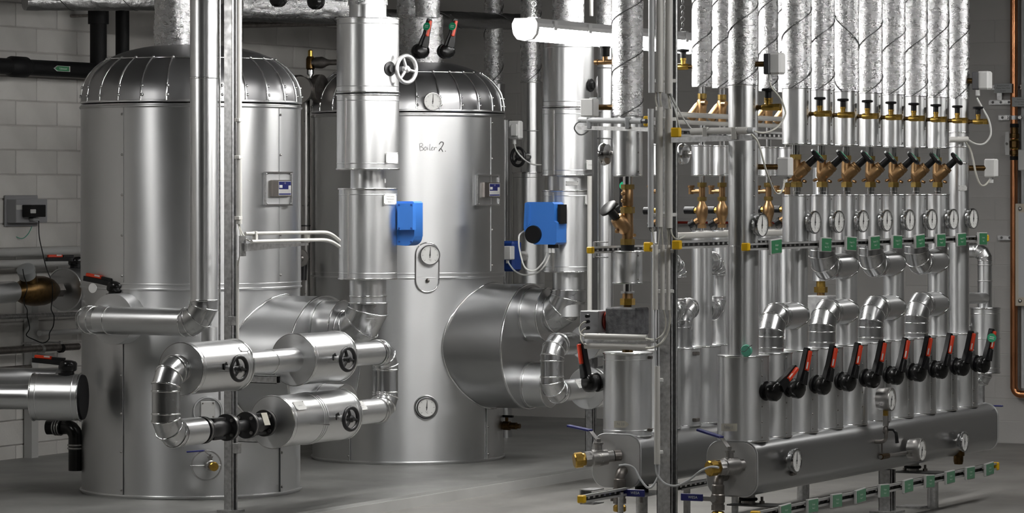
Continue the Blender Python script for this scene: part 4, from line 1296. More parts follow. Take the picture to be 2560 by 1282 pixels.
def manifold(label, x0, y0, y1, zc):
    t = thing('manifold', label, 'manifold', Vector((x0, y0, zc - .114)), 'manifolds')
    sec = rrect(.228, .228, .062)
    MB().prism(sec, Vector((x0, y0, zc)), XD, ZD, YD * (y1 - y0)).build('body', 'vessel_steel_y', t)
    for y in (y0 + .004, y1 - .004):
        MB().tube([Vector((x0 + a * 1.0, y, zc + b * 1.0)) for a, b in sec if True], .004, 6, closed=True).build('end_bead', 'cladding', t, angle=60)
    MB().prism(rrect(.222, .222, .06), Vector((x0, y0 - .004, zc)), XD, ZD, YD * .006).build('end_plate', 'plate_steel', t)
    return t
zmR = (ZM0 + ZM1) / 2
manifold('long grey manifold with ten lever casings on the right', XR, RY(1830, XR), RY(2440, XR), zmR)

def rim_ring(t, c, r, m='bright_rim', q=.003):
    MB().torus(c, ZD, r, q, 40, 6).build('folded_rim', m, t, angle=60)
def column_casing(t, x, y, z0, z1, r, name='casing', seam=True):
    c0 = Vector((x, y, z0))
    o_ = MB().lathe(c0, ZD, [(0, 0), (0, r), (z1 - z0, r), (z1 - z0, 0)], 44, cap0=False, cap1=False).build(name, 'cladding', t)
    rim_ring(o_, Vector((x, y, z0 + .004)), r); rim_ring(o_, Vector((x, y, z1 - .004)), r)
    if seam:
        n = Vector((math.cos(-.35), math.sin(-.35), 0)); R = Matrix((ZD.cross(n), n, ZD)).transposed()
        MB().box(Vector((x, y, (z0 + z1) / 2)) + n * r, .012, .002, z1 - z0 - .01, R).build('sheet_seam', 'cladding', o_)
        k = max(2, int((z1 - z0) / .06))
        for i in range(k):
            MB().ball(Vector((x, y, z0 + .02 + (z1 - z0 - .04) * i / (k - 1))) + n * (r + .001), .0035, n=8, m=5).build('screw', 'old_steel', o_, angle=60)


def fish_mouth(t, a, yc, z, r, rc, name='bypass_pipe'):
    """horizontal pipe whose far end is cut to sit around the neighbouring column"""
    b = MB(); n = 48; r0, r1 = [], []
    for j in range(n):
        an = 2 * math.pi * j / n
        x_, z_ = r * math.cos(an), r * math.sin(an)
        r0.append(len(b.v)); b.v.append(Vector((XR + x_, a.y, z + z_)))
        r1.append(len(b.v)); b.v.append(Vector((XR + x_, yc - math.sqrt(max(rc * rc - x_ * x_, 0)), z + z_)))
    b.bridge(r0, r1)
    pts = [b.v[k] + Vector((0, 0, 0)) for k in r1]
    o = b.build(name, 'cladding_y', t)
    MB().tube(pts, .004, 6, closed=True).build('saddle_rim', 'bright_rim', o, angle=60)
    return o

rLow = [.1085] + [.093] * 9
# lower casings with whatever stands on them
for k in range(10):
    y = YC[k]
    if k == 0:
        t = thing('column_pipe', 'widest casing and thick column nearest on the right manifold, with masking tape', 'pipe', Vector((XR, y, ZM1)), 'columns of the right manifold')
    elif k == 9:
        t = thing('column_pipe', 'farthest full-height column and casing at the end of the right manifold', 'pipe', Vector((XR, y, ZM1)), 'columns of the right manifold')
    elif k in (1, 3, 5, 7):
        t = thing('column_pipe', 'casing topped by a curved bypass bend, %s on the right manifold' % NTH[k], 'pipe', Vector((XR, y, ZM1)), 'bypass casings of the right manifold')
    else:
        t = thing('column_pipe', 'straight column on the %s casing of the right manifold' % NTH[k], 'pipe', Vector((XR, y, ZM1)), 'columns of the right manifold')
    column_casing(t, XR, y, ZM1 - .004, ZCAS, rLow[k])
    if k == 0:
        pipe(t, Vector((XR, y, ZCAS)), Vector((XR, y, ZMID + .005)), .0655)
        column_casing(t, XR, y, ZMID, ZFO, .0625, name='upper_sleeve')
        foil_column(t, Vector((XR, y, ZFO - .005)), Vector((XR, y, 2.75)), .0625, seed=30, wire=.26)
        MB().lathe(surf(1822, 1068, Vector((XR, y, 0)), .109)[0], surf(1822, 1068, Vector((XR, y, 0)), .109)[1], [(0, .001), (0.001, .001)], 4).build('tape_backing', 'tape', t)
        b = MB()
        rows = []
        for j in range(9):
            p, n = surf(1803 + 40 * j / 8, 1068, Vector((XR, y, 0)), .1092)
            rows.append((len(b.v), len(b.v) + 1)); b.v += [p + ZD * .016, p - ZD * .016]
        for j in range(8): b.f.append((rows[j][0], rows[j + 1][0], rows[j + 1][1], rows[j][1]))
        b.build('masking_tape', 'tape', t, angle=60)
        p, n = surf(1821, 1068, Vector((XR, y, 0)), .1098); lettering('Nord', .02, p + n * .001, ZD.cross(n), ZD, 'ink_soft', t)
    elif k == 9:
        pipe(t, Vector((XR, y, ZCAS)), Vector((XR, y, ZFO)), .0505)
        for z in (1.62, 1.70, 1.77): rim_ring(t, Vector((XR, y, z)), .0505)
        foil_column(t, Vector((XR, y, ZFO - .005)), Vector((XR, y, 2.75)), .0525, seed=39, wire=.27)
    elif k in (1, 3, 5, 7):
        K = Vector((XR, y, .948))
        rr = .0575
        e = elbow_pts(K, ZD, YD, .082, 3)
        gored(t, [Vector((XR, y, ZCAS))] + e, rr, ends=False, bead=.003)
        fish_mouth(t, e[-1], YC[k + 1], .948, rr, .049)
        for s in (.0, .012): MB().torus(e[-1] + YD * (s + .004), YD, rr, .003, 40, 6).build('seam_ring', 'bright_rim', t, angle=60)
        MB().torus(Vector((XR, y, ZCAS + .02)), ZD, rr, .003, 40, 6).build('seam_ring', 'bright_rim', t, angle=60)
    else:
        pipe(t, Vector((XR, y, ZCAS)), Vector((XR, y, ZMID + .005)), .0485)
        column_casing(t, XR, y, ZMID, ZVAL, .0625 if k == 2 else .0555, name='upper_casing')
# hanging casings with a bypass bend (between rail and straight neighbour)
for k in (3, 5, 7):
    y = YC[k]
    t = thing('bypass_bend', 'gauge casing with a bend below the sign rail, %s column of right manifold' % NTH[k], 'pipe', Vector((XR, y, 1.09)), 'upper bypass bends of the right manifold')
    column_casing(t, XR, y, ZMID, ZVAL, .0555, name='upper_casing')
    K = Vector((XR, y, 1.152)); rr = .0575
    e = elbow_pts(K, -ZD, YD, .072, 3)
    gored(t, [Vector((XR, y, ZMID + .004))] + e, rr, ends=False, bead=.003)
    fish_mouth(t, e[-1], YC[k + 1], 1.152, rr, .049)
    for s in (.0, .012): MB().torus(e[-1] + YD * (s + .004), YD, rr, .003, 40, 6).build('seam_ring', 'bright_rim', t, angle=60)
# foil risers above the balancing valves
for k in range(2, 9):
    y = YC[k]; r = .0635 if k == 2 else .054
    t = thing('foil_riser', 'foil wrapped riser with a bright sleeve above the %s balancing valve from the near end' % NTH[k - 2], 'pipe', Vector((XR, y, ZUP)), 'foil risers of the right manifold')
    column_casing(t, XR, y, ZUP, ZFO, r, name='sleeve')
    foil_column(t, Vector((XR, y, ZFO - .005)), Vector((XR, y, 2.75)), r + .001, seed=31 + k, wire=random.uniform(.22, .3), turns_dir=-1 if k in (4,) else 1)

# balancing valves, local: base at origin, bonnet leans towards +x
def make_yvalve():
    t = thing('balancing_valve', 'x', 'valve', Vector((0, 0, 0)), 'balancing valves of the right manifold')
    o = Vector((0, 0, 0)); H = ZUP - ZVAL
    MB().lathe(o, ZD, [(0, .0165), (.012, .0165), (.014, .0185), (.032, .0185)], 20).build('lower_nipple', 'chrome', t, angle=30)
    MB().lathe(o + ZD * .032, ZD, [(0, .027), (.024, .027)], 6).build('lower_nut', 'nut_brass', t)
    MB().lathe(o + ZD * .055, ZD, [(0, .019), (.012, .021), (.028, .026), (.05, .024)], 20).build('lower_body', 'bronze', t, angle=40)
    MB().lathe(o + Vector((-.004, 0, .10)), ZD, [(0, .022), (.015, .021), (.055, .020)], 20).build('upper_body', 'bronze', t, angle=40)
    MB().lathe(o + Vector((-.004, 0, .152)), ZD, [(0, .027), (.022, .027)], 6).build('upper_nut', 'nut_brass', t)
    MB().lathe(o + Vector((-.004, 0, .172)), ZD, [(0, .0175), (H - .172, .0175)], 20).build('upper_nipple', 'chrome', t)
    ax = Vector((.74, 0, .68)).normalized()
    b0 = o + Vector((-.012, 0, .074))
    MB().lathe(b0, ax, [(0, .016), (.012, .028), (.05, .029), (.064, .026), (.066, .0275), (.072, .0275), (.074, .0255), (.082, .0255), (.084, .02)], 24).build('bonnet', 'bronze', t, angle=30)
    MB().lathe(b0 + ax * .082, ax, [(0, .0165), (.045, .0155), (.05, .02)], 18).build('handle_neck', 'black_plastic', t, angle=30)
    b = MB()
    u, w_ = basis(ax); c = b0 + ax * .128
    n = 30; r0 = []
    for z, f in ((0, .8), (.006, 1.0), (.015, 1.0), (.02, .85)):
        r0.append([])
        for j in range(n):
            a = 2 * math.pi * j / n
            rr = .037 * f * (1 + .07 * math.cos(5 * a))
            r0[-1].append(len(b.v)); b.v.append(c + ax * z + u * rr * math.cos(a) + w_ * rr * math.sin(a))
    for i in range(3): b.bridge(r0[i], r0[i + 1])
    b.f.append(tuple(reversed(r0[0]))); b.f.append(tuple(r0[3]))
    b.build('hand_wheel', 'black_plastic', t, angle=35)
    MB().lathe(c + ax * .0195, ax, [(0, .023), (.002, .023)], 20).build('wheel_disc', 'green_tag', t)
    for s, z in ((1, .05), (-1, .075)):
        q = o + Vector((.03 * s, -.012, .06 + .0)) if s > 0 else o + Vector((-.024, -.01, .066))
        MB().lathe(q, Vector((.5 * s, -.5, -.2)), [(0, .007), (.016, .007), (.018, .0055)], 8).build('test_plug', 'bronze', t)
    return t
YV = make_yvalve()
for k in range(2, 9):
    q = clone(YV, 'bronze balancing valve with a black and green wheel, %s from the near end' % NTH[k - 2])
    place(q, Vector((XR, YC[k], ZVAL)), math.radians(17), 1.0)
# drain cocks beside the sleeves
def make_cock():
    t = thing('drain_cock', 'x', 'valve', Vector((0, 0, 0)), 'brass drain cocks')
    o = Vector((0, 0, 0))
    MB().lathe(o - XD * .02, XD, [(0, .012), (.02, .012), (.021, .009), (.045, .009)], 14).build('nipple', 'bronze_dark', t, angle=30)
    MB().lathe(o + XD * .02, XD, [(0, .010), (.006, .013), (.03, .014), (.05, .013), (.056, .010)], 16).build('body', 'brass', t, angle=40)
    MB().lathe(o + XD * .074, XD, [(0, .015), (.022, .015)], 6).build('end_nut', 'brass', t)
    MB().lathe(o + XD * .045 + ZD * .008, ZD, [(0, .011), (.018, .011), (.02, .013), (.027, .013)], 14).build('bonnet', 'brass', t, angle=30)
    MB().lathe(o + XD * .045 + ZD * .034, ZD, [(0, .0125), (.026, .0125)], 12).build('stem_sleeve', 'black_plastic', t)
    MB().lathe(o + XD * .045 + ZD * .059, ZD, [(0, .012), (.003, .025), (.010, .026), (.013, .022)], 20).build('knob', 'black_plastic', t, angle=35)
    return t
DC = make_cock()
for k in range(2, 10):
    q = clone(DC, 'brass drain cock with a black knob beside the %s bright sleeve from the near end' % NTH[k - 2])
    place(q, Vector((XR + (.0635 if k == 2 else .054), YC[k], 1.822)), 0, 1.0)
q = clone(DC, 'brass drain cock on the thick near column of the right manifold'); place(q, Vector((XR + .0625, YC[0] + .005, 1.838)), 0, 1.1)
# thermometers
for k in [0] + list(range(2, 10)):
    q = clone(G, 'dial thermometer on the %s column of the right manifold' % ('thick near' if k == 0 else NTH[k] + ''))
    r = .0625 if k in (0, 2) else (.0505 if k == 9 else .0555)
    place(q, Vector((XR + r + .006, YC[k] - .012, 1.352 if k else 1.345)), math.radians(-6), 1.0)
# levers
for k in range(10):
    if k == 9:
        q = clone(LVT, 'red and black lever with a green tag on the farthest casing of the right manifold')
    elif k == 0:
        q = clone(LV, 'red and black lever turned sideways on the nearest casing of the right manifold')
    else:
        q = clone(LV, 'upright red and black lever on the %s casing of the right manifold' % NTH[k])
    ang = math.radians(-57) if k == 0 else math.radians(-12)
    place(q, Vector((XR + rLow[k] - .004, YC[k] - .012, .652)), rot=(ang, math.radians(5) if k else 0, math.radians(-8)), scale=1.03)
# green signs on the upper rail
def rail(label, x0, z, y0, y1, w=.03, cap_near=True, cap_far=False, group='slotted rails', capw=None):
    t = thing('slotted_rail', label, 'rail', Vector((x0, y0, z - w / 2)), group)
    th = .0025
    MB().box(Vector((x0 - w * .3, (y0 + y1) / 2, z)), th, y1 - y0, w).build('web', 'galvanised_dark', t)
    for s in (-1, 1):
        MB().box(Vector((x0, (y0 + y1) / 2, z + s * (w / 2 - th))), w * .6, y1 - y0, th).build('flange', 'plate_steel', t)
        MB().box(Vector((x0 + w * .3, (y0 + y1) / 2, z + s * (w / 2 - w * .14))), th, y1 - y0, w * .28).build('lip', 'plate_steel', t)
        MB().box(Vector((x0 - w * .3 + .0, (y0 + y1) / 2, z + s * (w / 2 - w * .11))), th, y1 - y0, w * .22).build('lip', 'galvanised', t)
    n = int((y1 - y0) / .05)
    b = MB()
    for k in range(n):
        b.box(Vector((x0 - w * .3 + .002, y0 + .025 + .05 * k, z)), .001, .02, w * .3)
    if n:
        o = b.build('slots', 'bright_rim', t); o['kind'] = 'stuff'
    cw = capw or w * 1.12
    if cap_near: MB().rbox(Vector((x0, y0 - .006, z)), cw, .025, cw, .004).build('end_cap', 'orange_yellow', t)
    if cap_far: MB().rbox(Vector((x0, y1 + .006, z)), cw, .02, cw, .004).build('end_cap', 'orange_yellow', t)
    return t
XRL = XR + .082
zr = onx(1868, 617, XRL).z
rail('slotted rail carrying the upper row of green signs', XRL, zr, RY(1866, XRL), RY(2462, XRL), .030, True, True)
def green_sign(px, py, x0, W, H, lines, label, m, z=None, group=None, tilt=0.0):
    c = onx(px, py, x0)
    if z is not None: c.z = z
    t = thing('sign_plate', label, 'sign', c - ZD * H / 2, group)
    R = Matrix.Rotation(tilt, 3, 'X')
    MB().rbox(c, .012, W, H, .002, R).build('holder', 'sign_edge', t)
    fd = MB().box(c + XD * .0065, .002, W * .9, H * .86, R).build('field', m, t)
    for i, tx in enumerate(lines):
        lettering(tx, H * .17, c + XD * .0079 + R @ (ZD * H * (.1 - .26 * i)), R @ YD, R @ ZD, 'sign_ink', fd)
    return t
SG = [(1938, ['Gruppe', 'Haupt']), (2063, ['Gruppe', 'Haus C 12']), (2126, ['Gruppe C 12', 'Haus 1']), (2185, ['Gruppe C 13', 'Haus 3']), (2241, ['Gruppe C 17', 'Haus 7']),
      (2298, ['Gruppe C 15', 'Haus 5']), (2350, ['Gruppe C 18', 'Haus 8']), (2402, ['Gruppe C 11', 'Haus 1']), (2455, ['Reserve', 'Haus'])]
for i, (px, ls) in enumerate(SG):
    green_sign(px, 615, XRL + .022, .116, .063, ls, 'green sign with two white lines on the upper rail, %s from the near end' % NTH[i], 'green_sign', zr - .002, 'green signs on the upper rail', random.uniform(-.05, .05))
XRS = XR + .215
c = onx(2472, 1168, XRS)
rail('slotted rail carrying the lower row of green signs', XRS, c.z, RY(1890, XRS), RY(2487, XRS), .034, True, True)
for i, px in enumerate((1962, 2030, 2090, 2150, 2209, 2269, 2323, 2374, 2424, 2472)):
    green_sign(px, 1170, XRS + .024, .112, .060, ['Gruppe', 'Haus %d' % (i + 1)], 'pale green sign on the lower rail below the manifold, %s from the near end' % NTH[i], 'green_sign_pale', c.z - .002, 'green signs on the lower rail', random.uniform(-.06, .06))
# supports of the manifold
def support(label, px, plate_py):
    y = RY(px, XR + .1)
    t = thing('manifold_support', label, 'support', Vector((XR + .1, y, 0)))
    MB().cyl(Vector((XR + .1, y, 0)), Vector((XR + .1, y, .165)), .026, 24).build('leg', 'galvanised', t)
    MB().box(Vector((XR + .06, y, .168)), .26, .13, .006).build('plate', 'galvanised_dark', t)
    MB().cyl(Vector((XR, y, .17)), Vector((XR, y, .222)), .03, 20).build('stub', 'steel', t)
    for s in (-1, 1):
        MB().lathe(Vector((XR + .05 * s, y + .03, .17)), ZD, [(0, .011), (.012, .011), (.013, .006), (.03, .006)], 6).build('bolt', 'old_steel', t)
    MB().torus(Vector((XR, y, .19)), ZD, .034, .007, 20, 6).build('clamp', 'black_rubber', t, angle=60)
    MB().box(Vector((XR, y, .004)), .12, .12, .008).build('foot', 'galvanised', t)
support('pipe leg and bolted plate under the far half of the right manifold', 2332, 1165)
support('pipe leg and bolted plate under the near end of the right manifold', 1925, 1250)
cpo = P(2218, HY, 15.9)
post('slotted floor post behind the lower green-sign rail', cpo, .06, 0, .2, True, True)
# gauges on the manifold front
q = clone(G, 'dial thermometer near the front end of the right manifold'); place(q, Vector((XR + .114 + .02, RY(1976, XR + .13), onx(1995, 1147, XR + .13).z)), 0, 1.03)
q = clone(G, 'dial thermometer near the far end of the right manifold'); place(q, Vector((XR + .114 + .02, RY(2398, XR + .13), onx(2415, 1100, XR + .13).z)), 0, .98)
o = MB().lathe(onx(1978, 1182, XR + .114), XD, [(0, .013), (.012, .013), (.014, .009), (.022, .009)], 6).build('plug', 'old_steel'); tag(o, 'small hexagon plug below the front thermometer of the manifold', 'plug')
# pressure gauge on a bent cock
def pg(px, py, label):
    xg = XR + .13
    c = onx(px, py, xg)
    g_ = clone(GP, label)
    place(g_, c, math.radians(2), 1.06)
    return c
c = pg(2196, 997, 'upright pressure gauge on a bent cock before the manifold')
t = thing('gauge_cock', 'bent steel cock with a black lever under the upright pressure gauge', 'valve', onx(2200, 1105, XR + .15))
cx = c + XD * .035
MB().lathe(cx - ZD * .075, ZD, [(0, .012), (.03, .012)], 6).build('union', 'brass', t)
MB().cyl(cx - ZD * .12, cx - ZD * .074, .0135, 14).build('sleeve', 'steel', t)
b0 = cx - ZD * .12
MB().lathe(b0 - ZD * .035, ZD, [(0, .010), (.008, .014), (.02, .014), (.03, .010), (.035, .010)], 14).build('body', 'old_steel', t, angle=30)
MB().tube(spline([b0 - ZD * .03, b0 - ZD * .055, b0 - ZD * .07 - XD * .015, b0 - ZD * .072 - XD * .05], 4), .009, 12).build('bend', 'old_steel', t, angle=40)
MB().tube([b0 - ZD * .016, b0 - ZD * .016 + XD * .035, b0 - ZD * .03 + XD * .05, b0 - ZD * .075 + XD * .055], [.005, .005, .007, .009], 8).build('lever', 'black_plastic', t, angle=40)
c = pg(2273, 1123, 'lower pressure gauge on a horizontal pipe before the manifold')
p0 = onx(2195, 1136, XR + .114)
t = thing('gauge_pipe', 'horizontal pipe nipple with a bronze socket leading to the lower pressure gauge', 'pipe', p0 - ZD * .012)
a = Vector((XR + .12, p0.y, p0.z)); e = Vector((XR + .135, c.y - .03, c.z - .012))
a = Vector((XR + .125, p0.y, e.z))
MB().cyl(a, e + YD * .06, .0085, 12).build('pipe', 'steel', t)
MB().cyl(a + YD * .01, a + YD * .09, .0125, 14).build('socket', 'bronze_dark', t)
MB().cyl(a + YD * .10, a + YD * .145, .0115, 6).build('union', 'steel', t)
MB().cyl(a + YD * .015 - XD * .03, a + YD * .015, .009, 10).build('nipple', 'old_steel', t)
MB().box(Vector((XR + .125, a.y + .02, a.z + .04)), .006, .006, .07).build('tie', 'old_steel', t)
# drain valves at the front end plate
def end_drain(pxc, pyc, x0, y0, label1, label2, right, txt):
    c = P(pxc, pyc, depth(Vector((x0, y0, 0))) - .02)
    ball_cock(label1, c, Vector((-.5, -.85, -.05)), Vector((-.85, .2, .18)), scale=1.25)
    return c
yR0 = RY(1830, XR)
cR = end_drain(1852, 1162, XR, yR0, 'ball valve with a bright yellow cap on the end of the right manifold', '', False, '')
o = MB().cyl(cR - Vector((-.5, -.85, -.05)).normalized() * .01, Vector((cR.x + .02, yR0, cR.z + .003)), .024, 20).build('nipple_pipe', 'old_steel'); tag(o, 'short dark nipple between the yellow-capped valve and the right manifold', 'nipple')
def drop_valve(px, py0, d, handle_side, label, txt):
    """elbow out of the plate, turning down into a ball valve with a flat blue handle"""
    k = P(px, py0, d)
    t = thing('drop_valve', label, 'valve', k - ZD * .16)
    e = elbow_pts(k, -YD, -ZD, .03, 5)
    MB().tube([k + YD * .09] + e, .0215, 20).build('elbow', 'old_steel', t, angle=40)
    z = k - ZD * .03
    MB().lathe(z, -ZD, [(0, .0215), (.004, .026), (.02, .026)], 24).build('bead_ring', 'old_steel', t, angle=30)
    MB().lathe(z - ZD * .018, -ZD, [(0, .026), (.022, .026), (.026, .029), (.055, .029), (.06, .025), (.09, .025)], 20).build('body', 'old_steel', t, angle=25)
    MB().lathe(z - ZD * .086, -ZD, [(0, .028), (.022, .028)], 6).build('hexagon', 'old_steel', t)
    MB().lathe(z - ZD * .112, -ZD, [(0, .022), (.008, .028), (.026, .028), (.03, .024), (.03, 0)], 12, cap1=False).build('cap', 'brass', t, angle=20)
    hd = Vector((CP, SP, 0)) * handle_side          # handle lies across the view
    hd = (XD * handle_side).normalized()
    s = z - ZD * .058
    fr = -YD
    MB().lathe(s + fr * .024, fr, [(0, .011), (.022, .011), (.023, .015), (.03, .015)], 6).build('stem', 'steel', t)
    up = ZD
    p1 = s + fr * .05 + hd * .03
    MB().box(s + fr * .05 + hd * .02, .07, .003, .018).build('handle_plate', 'steel', t)
    hp = s + fr * .053 + hd * .095 + ZD * .004
    MB().rbox(hp, .1, .008, .03, .002).build('handle_grip', 'blue_handle', t)
    lettering(txt, .016, hp + fr * .0045 + XD * .006, XD, ZD, 'sign_ink', t)
    return t
dR0 = depth(Vector((XR, yR0, 0)))
drop_valve(1795, 1192, dR0 - .05, -1, 'steel drain valve with a blue lettered handle below the right manifold end', 'WESA')
# ================================================================ left manifold
XL = P(1569, HY, 14.87).x
yL0 = RY(1541, XL)
zmL = .329
manifold('grey manifold behind the conduit post, left of the other', XL, yL0, RY(2090, XL), zmL)
dL0 = depth(Vector((XL, yL0, 0)))
cL = P(1528, 1140, dL0 - .02)
ball_cock('ball valve with a dull yellow cap on the end of the left manifold', cL, Vector((-.75, -.65, -.1)), Vector((-.85, .2, .10)), scale=1.25)
o = MB().cyl(cL - Vector((-.75, -.65, -.1)).normalized() * .012, Vector((cL.x + .03, yL0, cL.z + .003)), .024, 20).build('nipple_pipe', 'old_steel'); tag(o, 'short dark nipple between the yellow-capped valve and the left manifold', 'nipple')
drop_valve(1549, 1178, dL0 - .05, 1, 'steel drain valve with a blue lettered handle below the left manifold end', 'WESA')
dl = 14.87
yL1 = RY(1569, XL)
vL = lambda py: Vector((XL, yL1, zs(py, dl)))
t = thing('pump_column', 'wide casing with a masking tape arrow on the left manifold', 'pipe', vL(1088), None)
casing(t, vL(1090), vL(880), S(61, dl))
MB().lathe(vL(880), ZD, [(0, S(14, dl)), (S(8, dl), S(14, dl))], 18).build('union', 'bronze_dark', t)
b = MB(); rows = []
poly = [(1535, 1052, 1069), (1540, 1052, 1069), (1552, 1052, 1069), (1562, 1052, 1069), (1566, 1054, 1067), (1572, 1060, 1061)]
for x, y0, y1 in poly:
    p, n = surf(x, 1060, vL(1088), S(61, dl) + .001); d = depth(p)
    rows.append((len(b.v), len(b.v) + 1)); b.v += [Vector((p.x, p.y, zs(y0, d))), Vector((p.x, p.y, zs(y1, d)))]
for j in range(len(rows) - 1): b.f.append((rows[j][0], rows[j + 1][0], rows[j + 1][1], rows[j][1]))
b.build('tape_arrow', 'tape', t, angle=60)
p, n = surf(1552, 1060, vL(1088), S(61, dl) + .002); lettering('N 20', .017, p + n * .001, ZD.cross(n), ZD, 'ink_soft', t)
for py in (893, 1074):
    c = surf(1622, py, vL(1088), S(61, dl))[0]
    MB().rbox(c, .03, .02, .014, .002).build('latch', 'old_steel', t)
# circulation pump
cpz = P(1568, 802, 14.82)
t = thing('circulation_pump', 'pump in a speckled grey block with a grey terminal box and red motor band', 'pump', P(1568, 836, 14.82))
MB().rbox(cpz, S(76, 14.8) / CP, .13, S(68, 14.8), .006).build('insulation_shell', 'insulation_block', t)
MB().cyl(P(1532, 803, 14.82), P(1511, 803, 14.9), S(27, 14.8), 28).build('motor_band', 'red_dark', t)
cb = P(1486, 804, 14.85)
MB().rbox(cb, S(46, 14.85) / CP, .1, S(56, 14.85), .003).build('terminal_box', 'grey_box', t)
for py in (790, 804, 820):
    q = P(1466, py, 14.77)
    MB().lathe(q + YD * .02, -YD, [(0, .008), (.02, .008), (.022, .005)], 14).build('gland', 'black_plastic', t)
cable([(1465, 804, 14.75), (1456, 808, 14.74), (1449, 820, 14.74), (1452, 834, 14.72), (1462, 841, 14.70)], 4, 'cable', 'cable', 'grey cable from the middle gland of the pump box to the upper conduit')
cable([(1465, 820, 14.75), (1455, 828, 14.74), (1452, 845, 14.72), (1458, 858, 14.70), (1466, 864, 14.70)], 4, 'cable', 'cable', 'grey cable from the lowest gland of the pump box to the lower conduit')
for py, lb in ((842, 'upper'), (866, 'lower')):
    o = MB().cyl(P(1462, py - 2, 14.72), P(1617, py + 2, 14.62), S(7.5, 14.7), 18).build('conduit', 'conduit'); tag(o, '%s pale conduit lying below the circulation pump' % lb, 'conduit', 'conduits below the pump')
o = MB().box((P(1462, 853, 14.8) + P(1690, 853, 14.62)) / 2, .34, .03, .008).build('conduit_tray', 'galvanised'); tag(o, 'thin slotted tray between the two conduits below the pump', 'tray')
# pipe fittings between pump and valve
t = thing('pipe_union', 'yellow brass union with a bright nipple on top of the circulation pump', 'fitting', vL(768))
MB().lathe(vL(769), ZD, [(0, S(10, dl)), (S(8, dl), S(10, dl))], 18).build('neck', 'bronze_dark', t)
MB().lathe(vL(762), ZD, [(0, S(19, dl)), (S(16, dl), S(19, dl))], 6).build('nut', 'brass', t)
MB().lathe(vL(746), ZD, [(0, S(14, dl)), (S(13, dl), S(13, dl))], 20).build('body', 'bronze', t)
MB().lathe(vL(733), ZD, [(0, S(17, dl)), (S(5, dl), S(17, dl))], 20).build('flange', 'galvanised', t)
MB().lathe(vL(728), ZD, [(0, S(12, dl)), (S(20, dl), S(12, dl))], 20).build('nipple', 'chrome', t)
t = thing('pipe_casing', 'short bright casing between the pump union and the slanted valve', 'casing', vL(708))
column_casing(t, XL, yL1, zs(709, dl), zs(627, dl), S(37, dl))
t = thing('slanted_valve', 'bronze valve with a black wheel leaning left above the pump', 'valve', vL(625))
MB().lathe(vL(627), ZD, [(0, S(17, dl)), (S(15, dl), S(17, dl))], 24).build('rubber_clamp', 'black_rubber', t)
MB().lathe(vL(612), ZD, [(0, S(18, dl)), (S(15, dl), S(18, dl))], 6).build('nut', 'nut_brass', t)
MB().lathe(vL(597), ZD, [(0, S(14, dl)), (S(22, dl), S(15, dl)), (S(40, dl), S(14, dl)), (S(70, dl), S(14, dl))], 24).build('body', 'bronze', t, angle=40)
MB().lathe(vL(533), ZD, [(0, S(18, dl)), (S(16, dl), S(18, dl))], 6).build('nut', 'nut_brass', t)
MB().lathe(vL(517), ZD, [(0, S(12, dl)), (S(4, dl), S(14, dl)), (S(42, dl), S(14, dl)), (S(46, dl), S(12, dl))], 24).build('meter_body', 'bronze', t, angle=30)
MB().lathe(vL(473), ZD, [(0, S(17, dl)), (S(12, dl), S(17, dl))], 6).build('nut', 'nut_brass', t)
MB().lathe(vL(461), ZD, [(0, S(12, dl)), (S(22, dl), S(12, dl))], 20).build('nipple', 'chrome', t)
ax = (P(1516, 517, dl - .06) - vL(580)); 
ax.normalize()
b0 = vL(578)
MB().lathe(b0, ax, [(0, S(12, dl)), (S(10, dl), S(19, dl)), (S(38, dl), S(19, dl)), (S(48, dl), S(16, dl)), (S(50, dl), S(13, dl))], 24).build('bonnet', 'bronze', t, angle=35)
MB().lathe(b0 + ax * S(48, dl), ax, [(0, S(11, dl)), (S(26, dl), S(10, dl)), (S(30, dl), S(13, dl))], 20).build('handle_neck', 'black_plastic', t, angle=30)
MB().lathe(b0 + ax * S(76, dl), ax, [(0, S(18, dl)), (S(3, dl), S(24, dl)), (S(9, dl), S(25, dl)), (S(12, dl), S(20, dl))], 30).build('hand_wheel', 'black_plastic', t, angle=35)
for x, y in ((1560, 484), (1560, 502), (1585, 588), (1545, 578)):
    MB().lathe(P(x, y, dl - .028), Vector((-.3 if x < 1570 else .6, -.8, 0)), [(0, .008), (.012, .008), (.014, .006)], 10).build('test_plug', 'bronze', t)
t = thing('foil_riser', 'foil riser with a bright casing left of the conduit post', 'pipe', vL(440))
column_casing(t, XL, yL1, zs(441, dl), zs(322, dl), S(37.5, dl), name='casing')
pipe(t, vL(323), vL(280), S(34, dl), name='sleeve')
foil_column(t, vL(290), vL(-90), S(39, dl), seed=51, wire=.22)
t = clone(LVT, 'red and black lever seen through the gap left of the slanted valve'); place(t, P(1514, 528, 17.0) + XD * .055, rot=(math.radians(6), 0, math.radians(-10)), scale=1.0)
t = clone(LV, 'large red and black lever on the left of the taped casing'); place(t, P(1496, 955, 14.95), rot=(math.radians(14), 0, math.radians(-120)), scale=1.05)
# probe box beside the foil riser
t = thing('sensor_box', 'pale sensor box on a dark pipe left of the foil riser, below the lamp', 'sensor', P(1476, 290, 14.95))
MB().rbox(P(1474, 269, 14.9), .062, .06, S(44, 14.9), .004).build('housing', 'white_plastic', t)
MB().rbox(P(1489, 262, 15.0), .04, .05, S(36, 15), .003).build('back', 'grey_plastic', t)
MB().cyl(P(1488, 268, 14.94), P(1540, 268, 14.88), S(7.5, 14.9), 18).build('pocket_pipe', 'bronze_dark', t)
MB().cyl(P(1486, 268, 14.94), P(1491, 268, 14.94), S(9.5, 14.9), 18).build('collar', 'black_plastic', t)
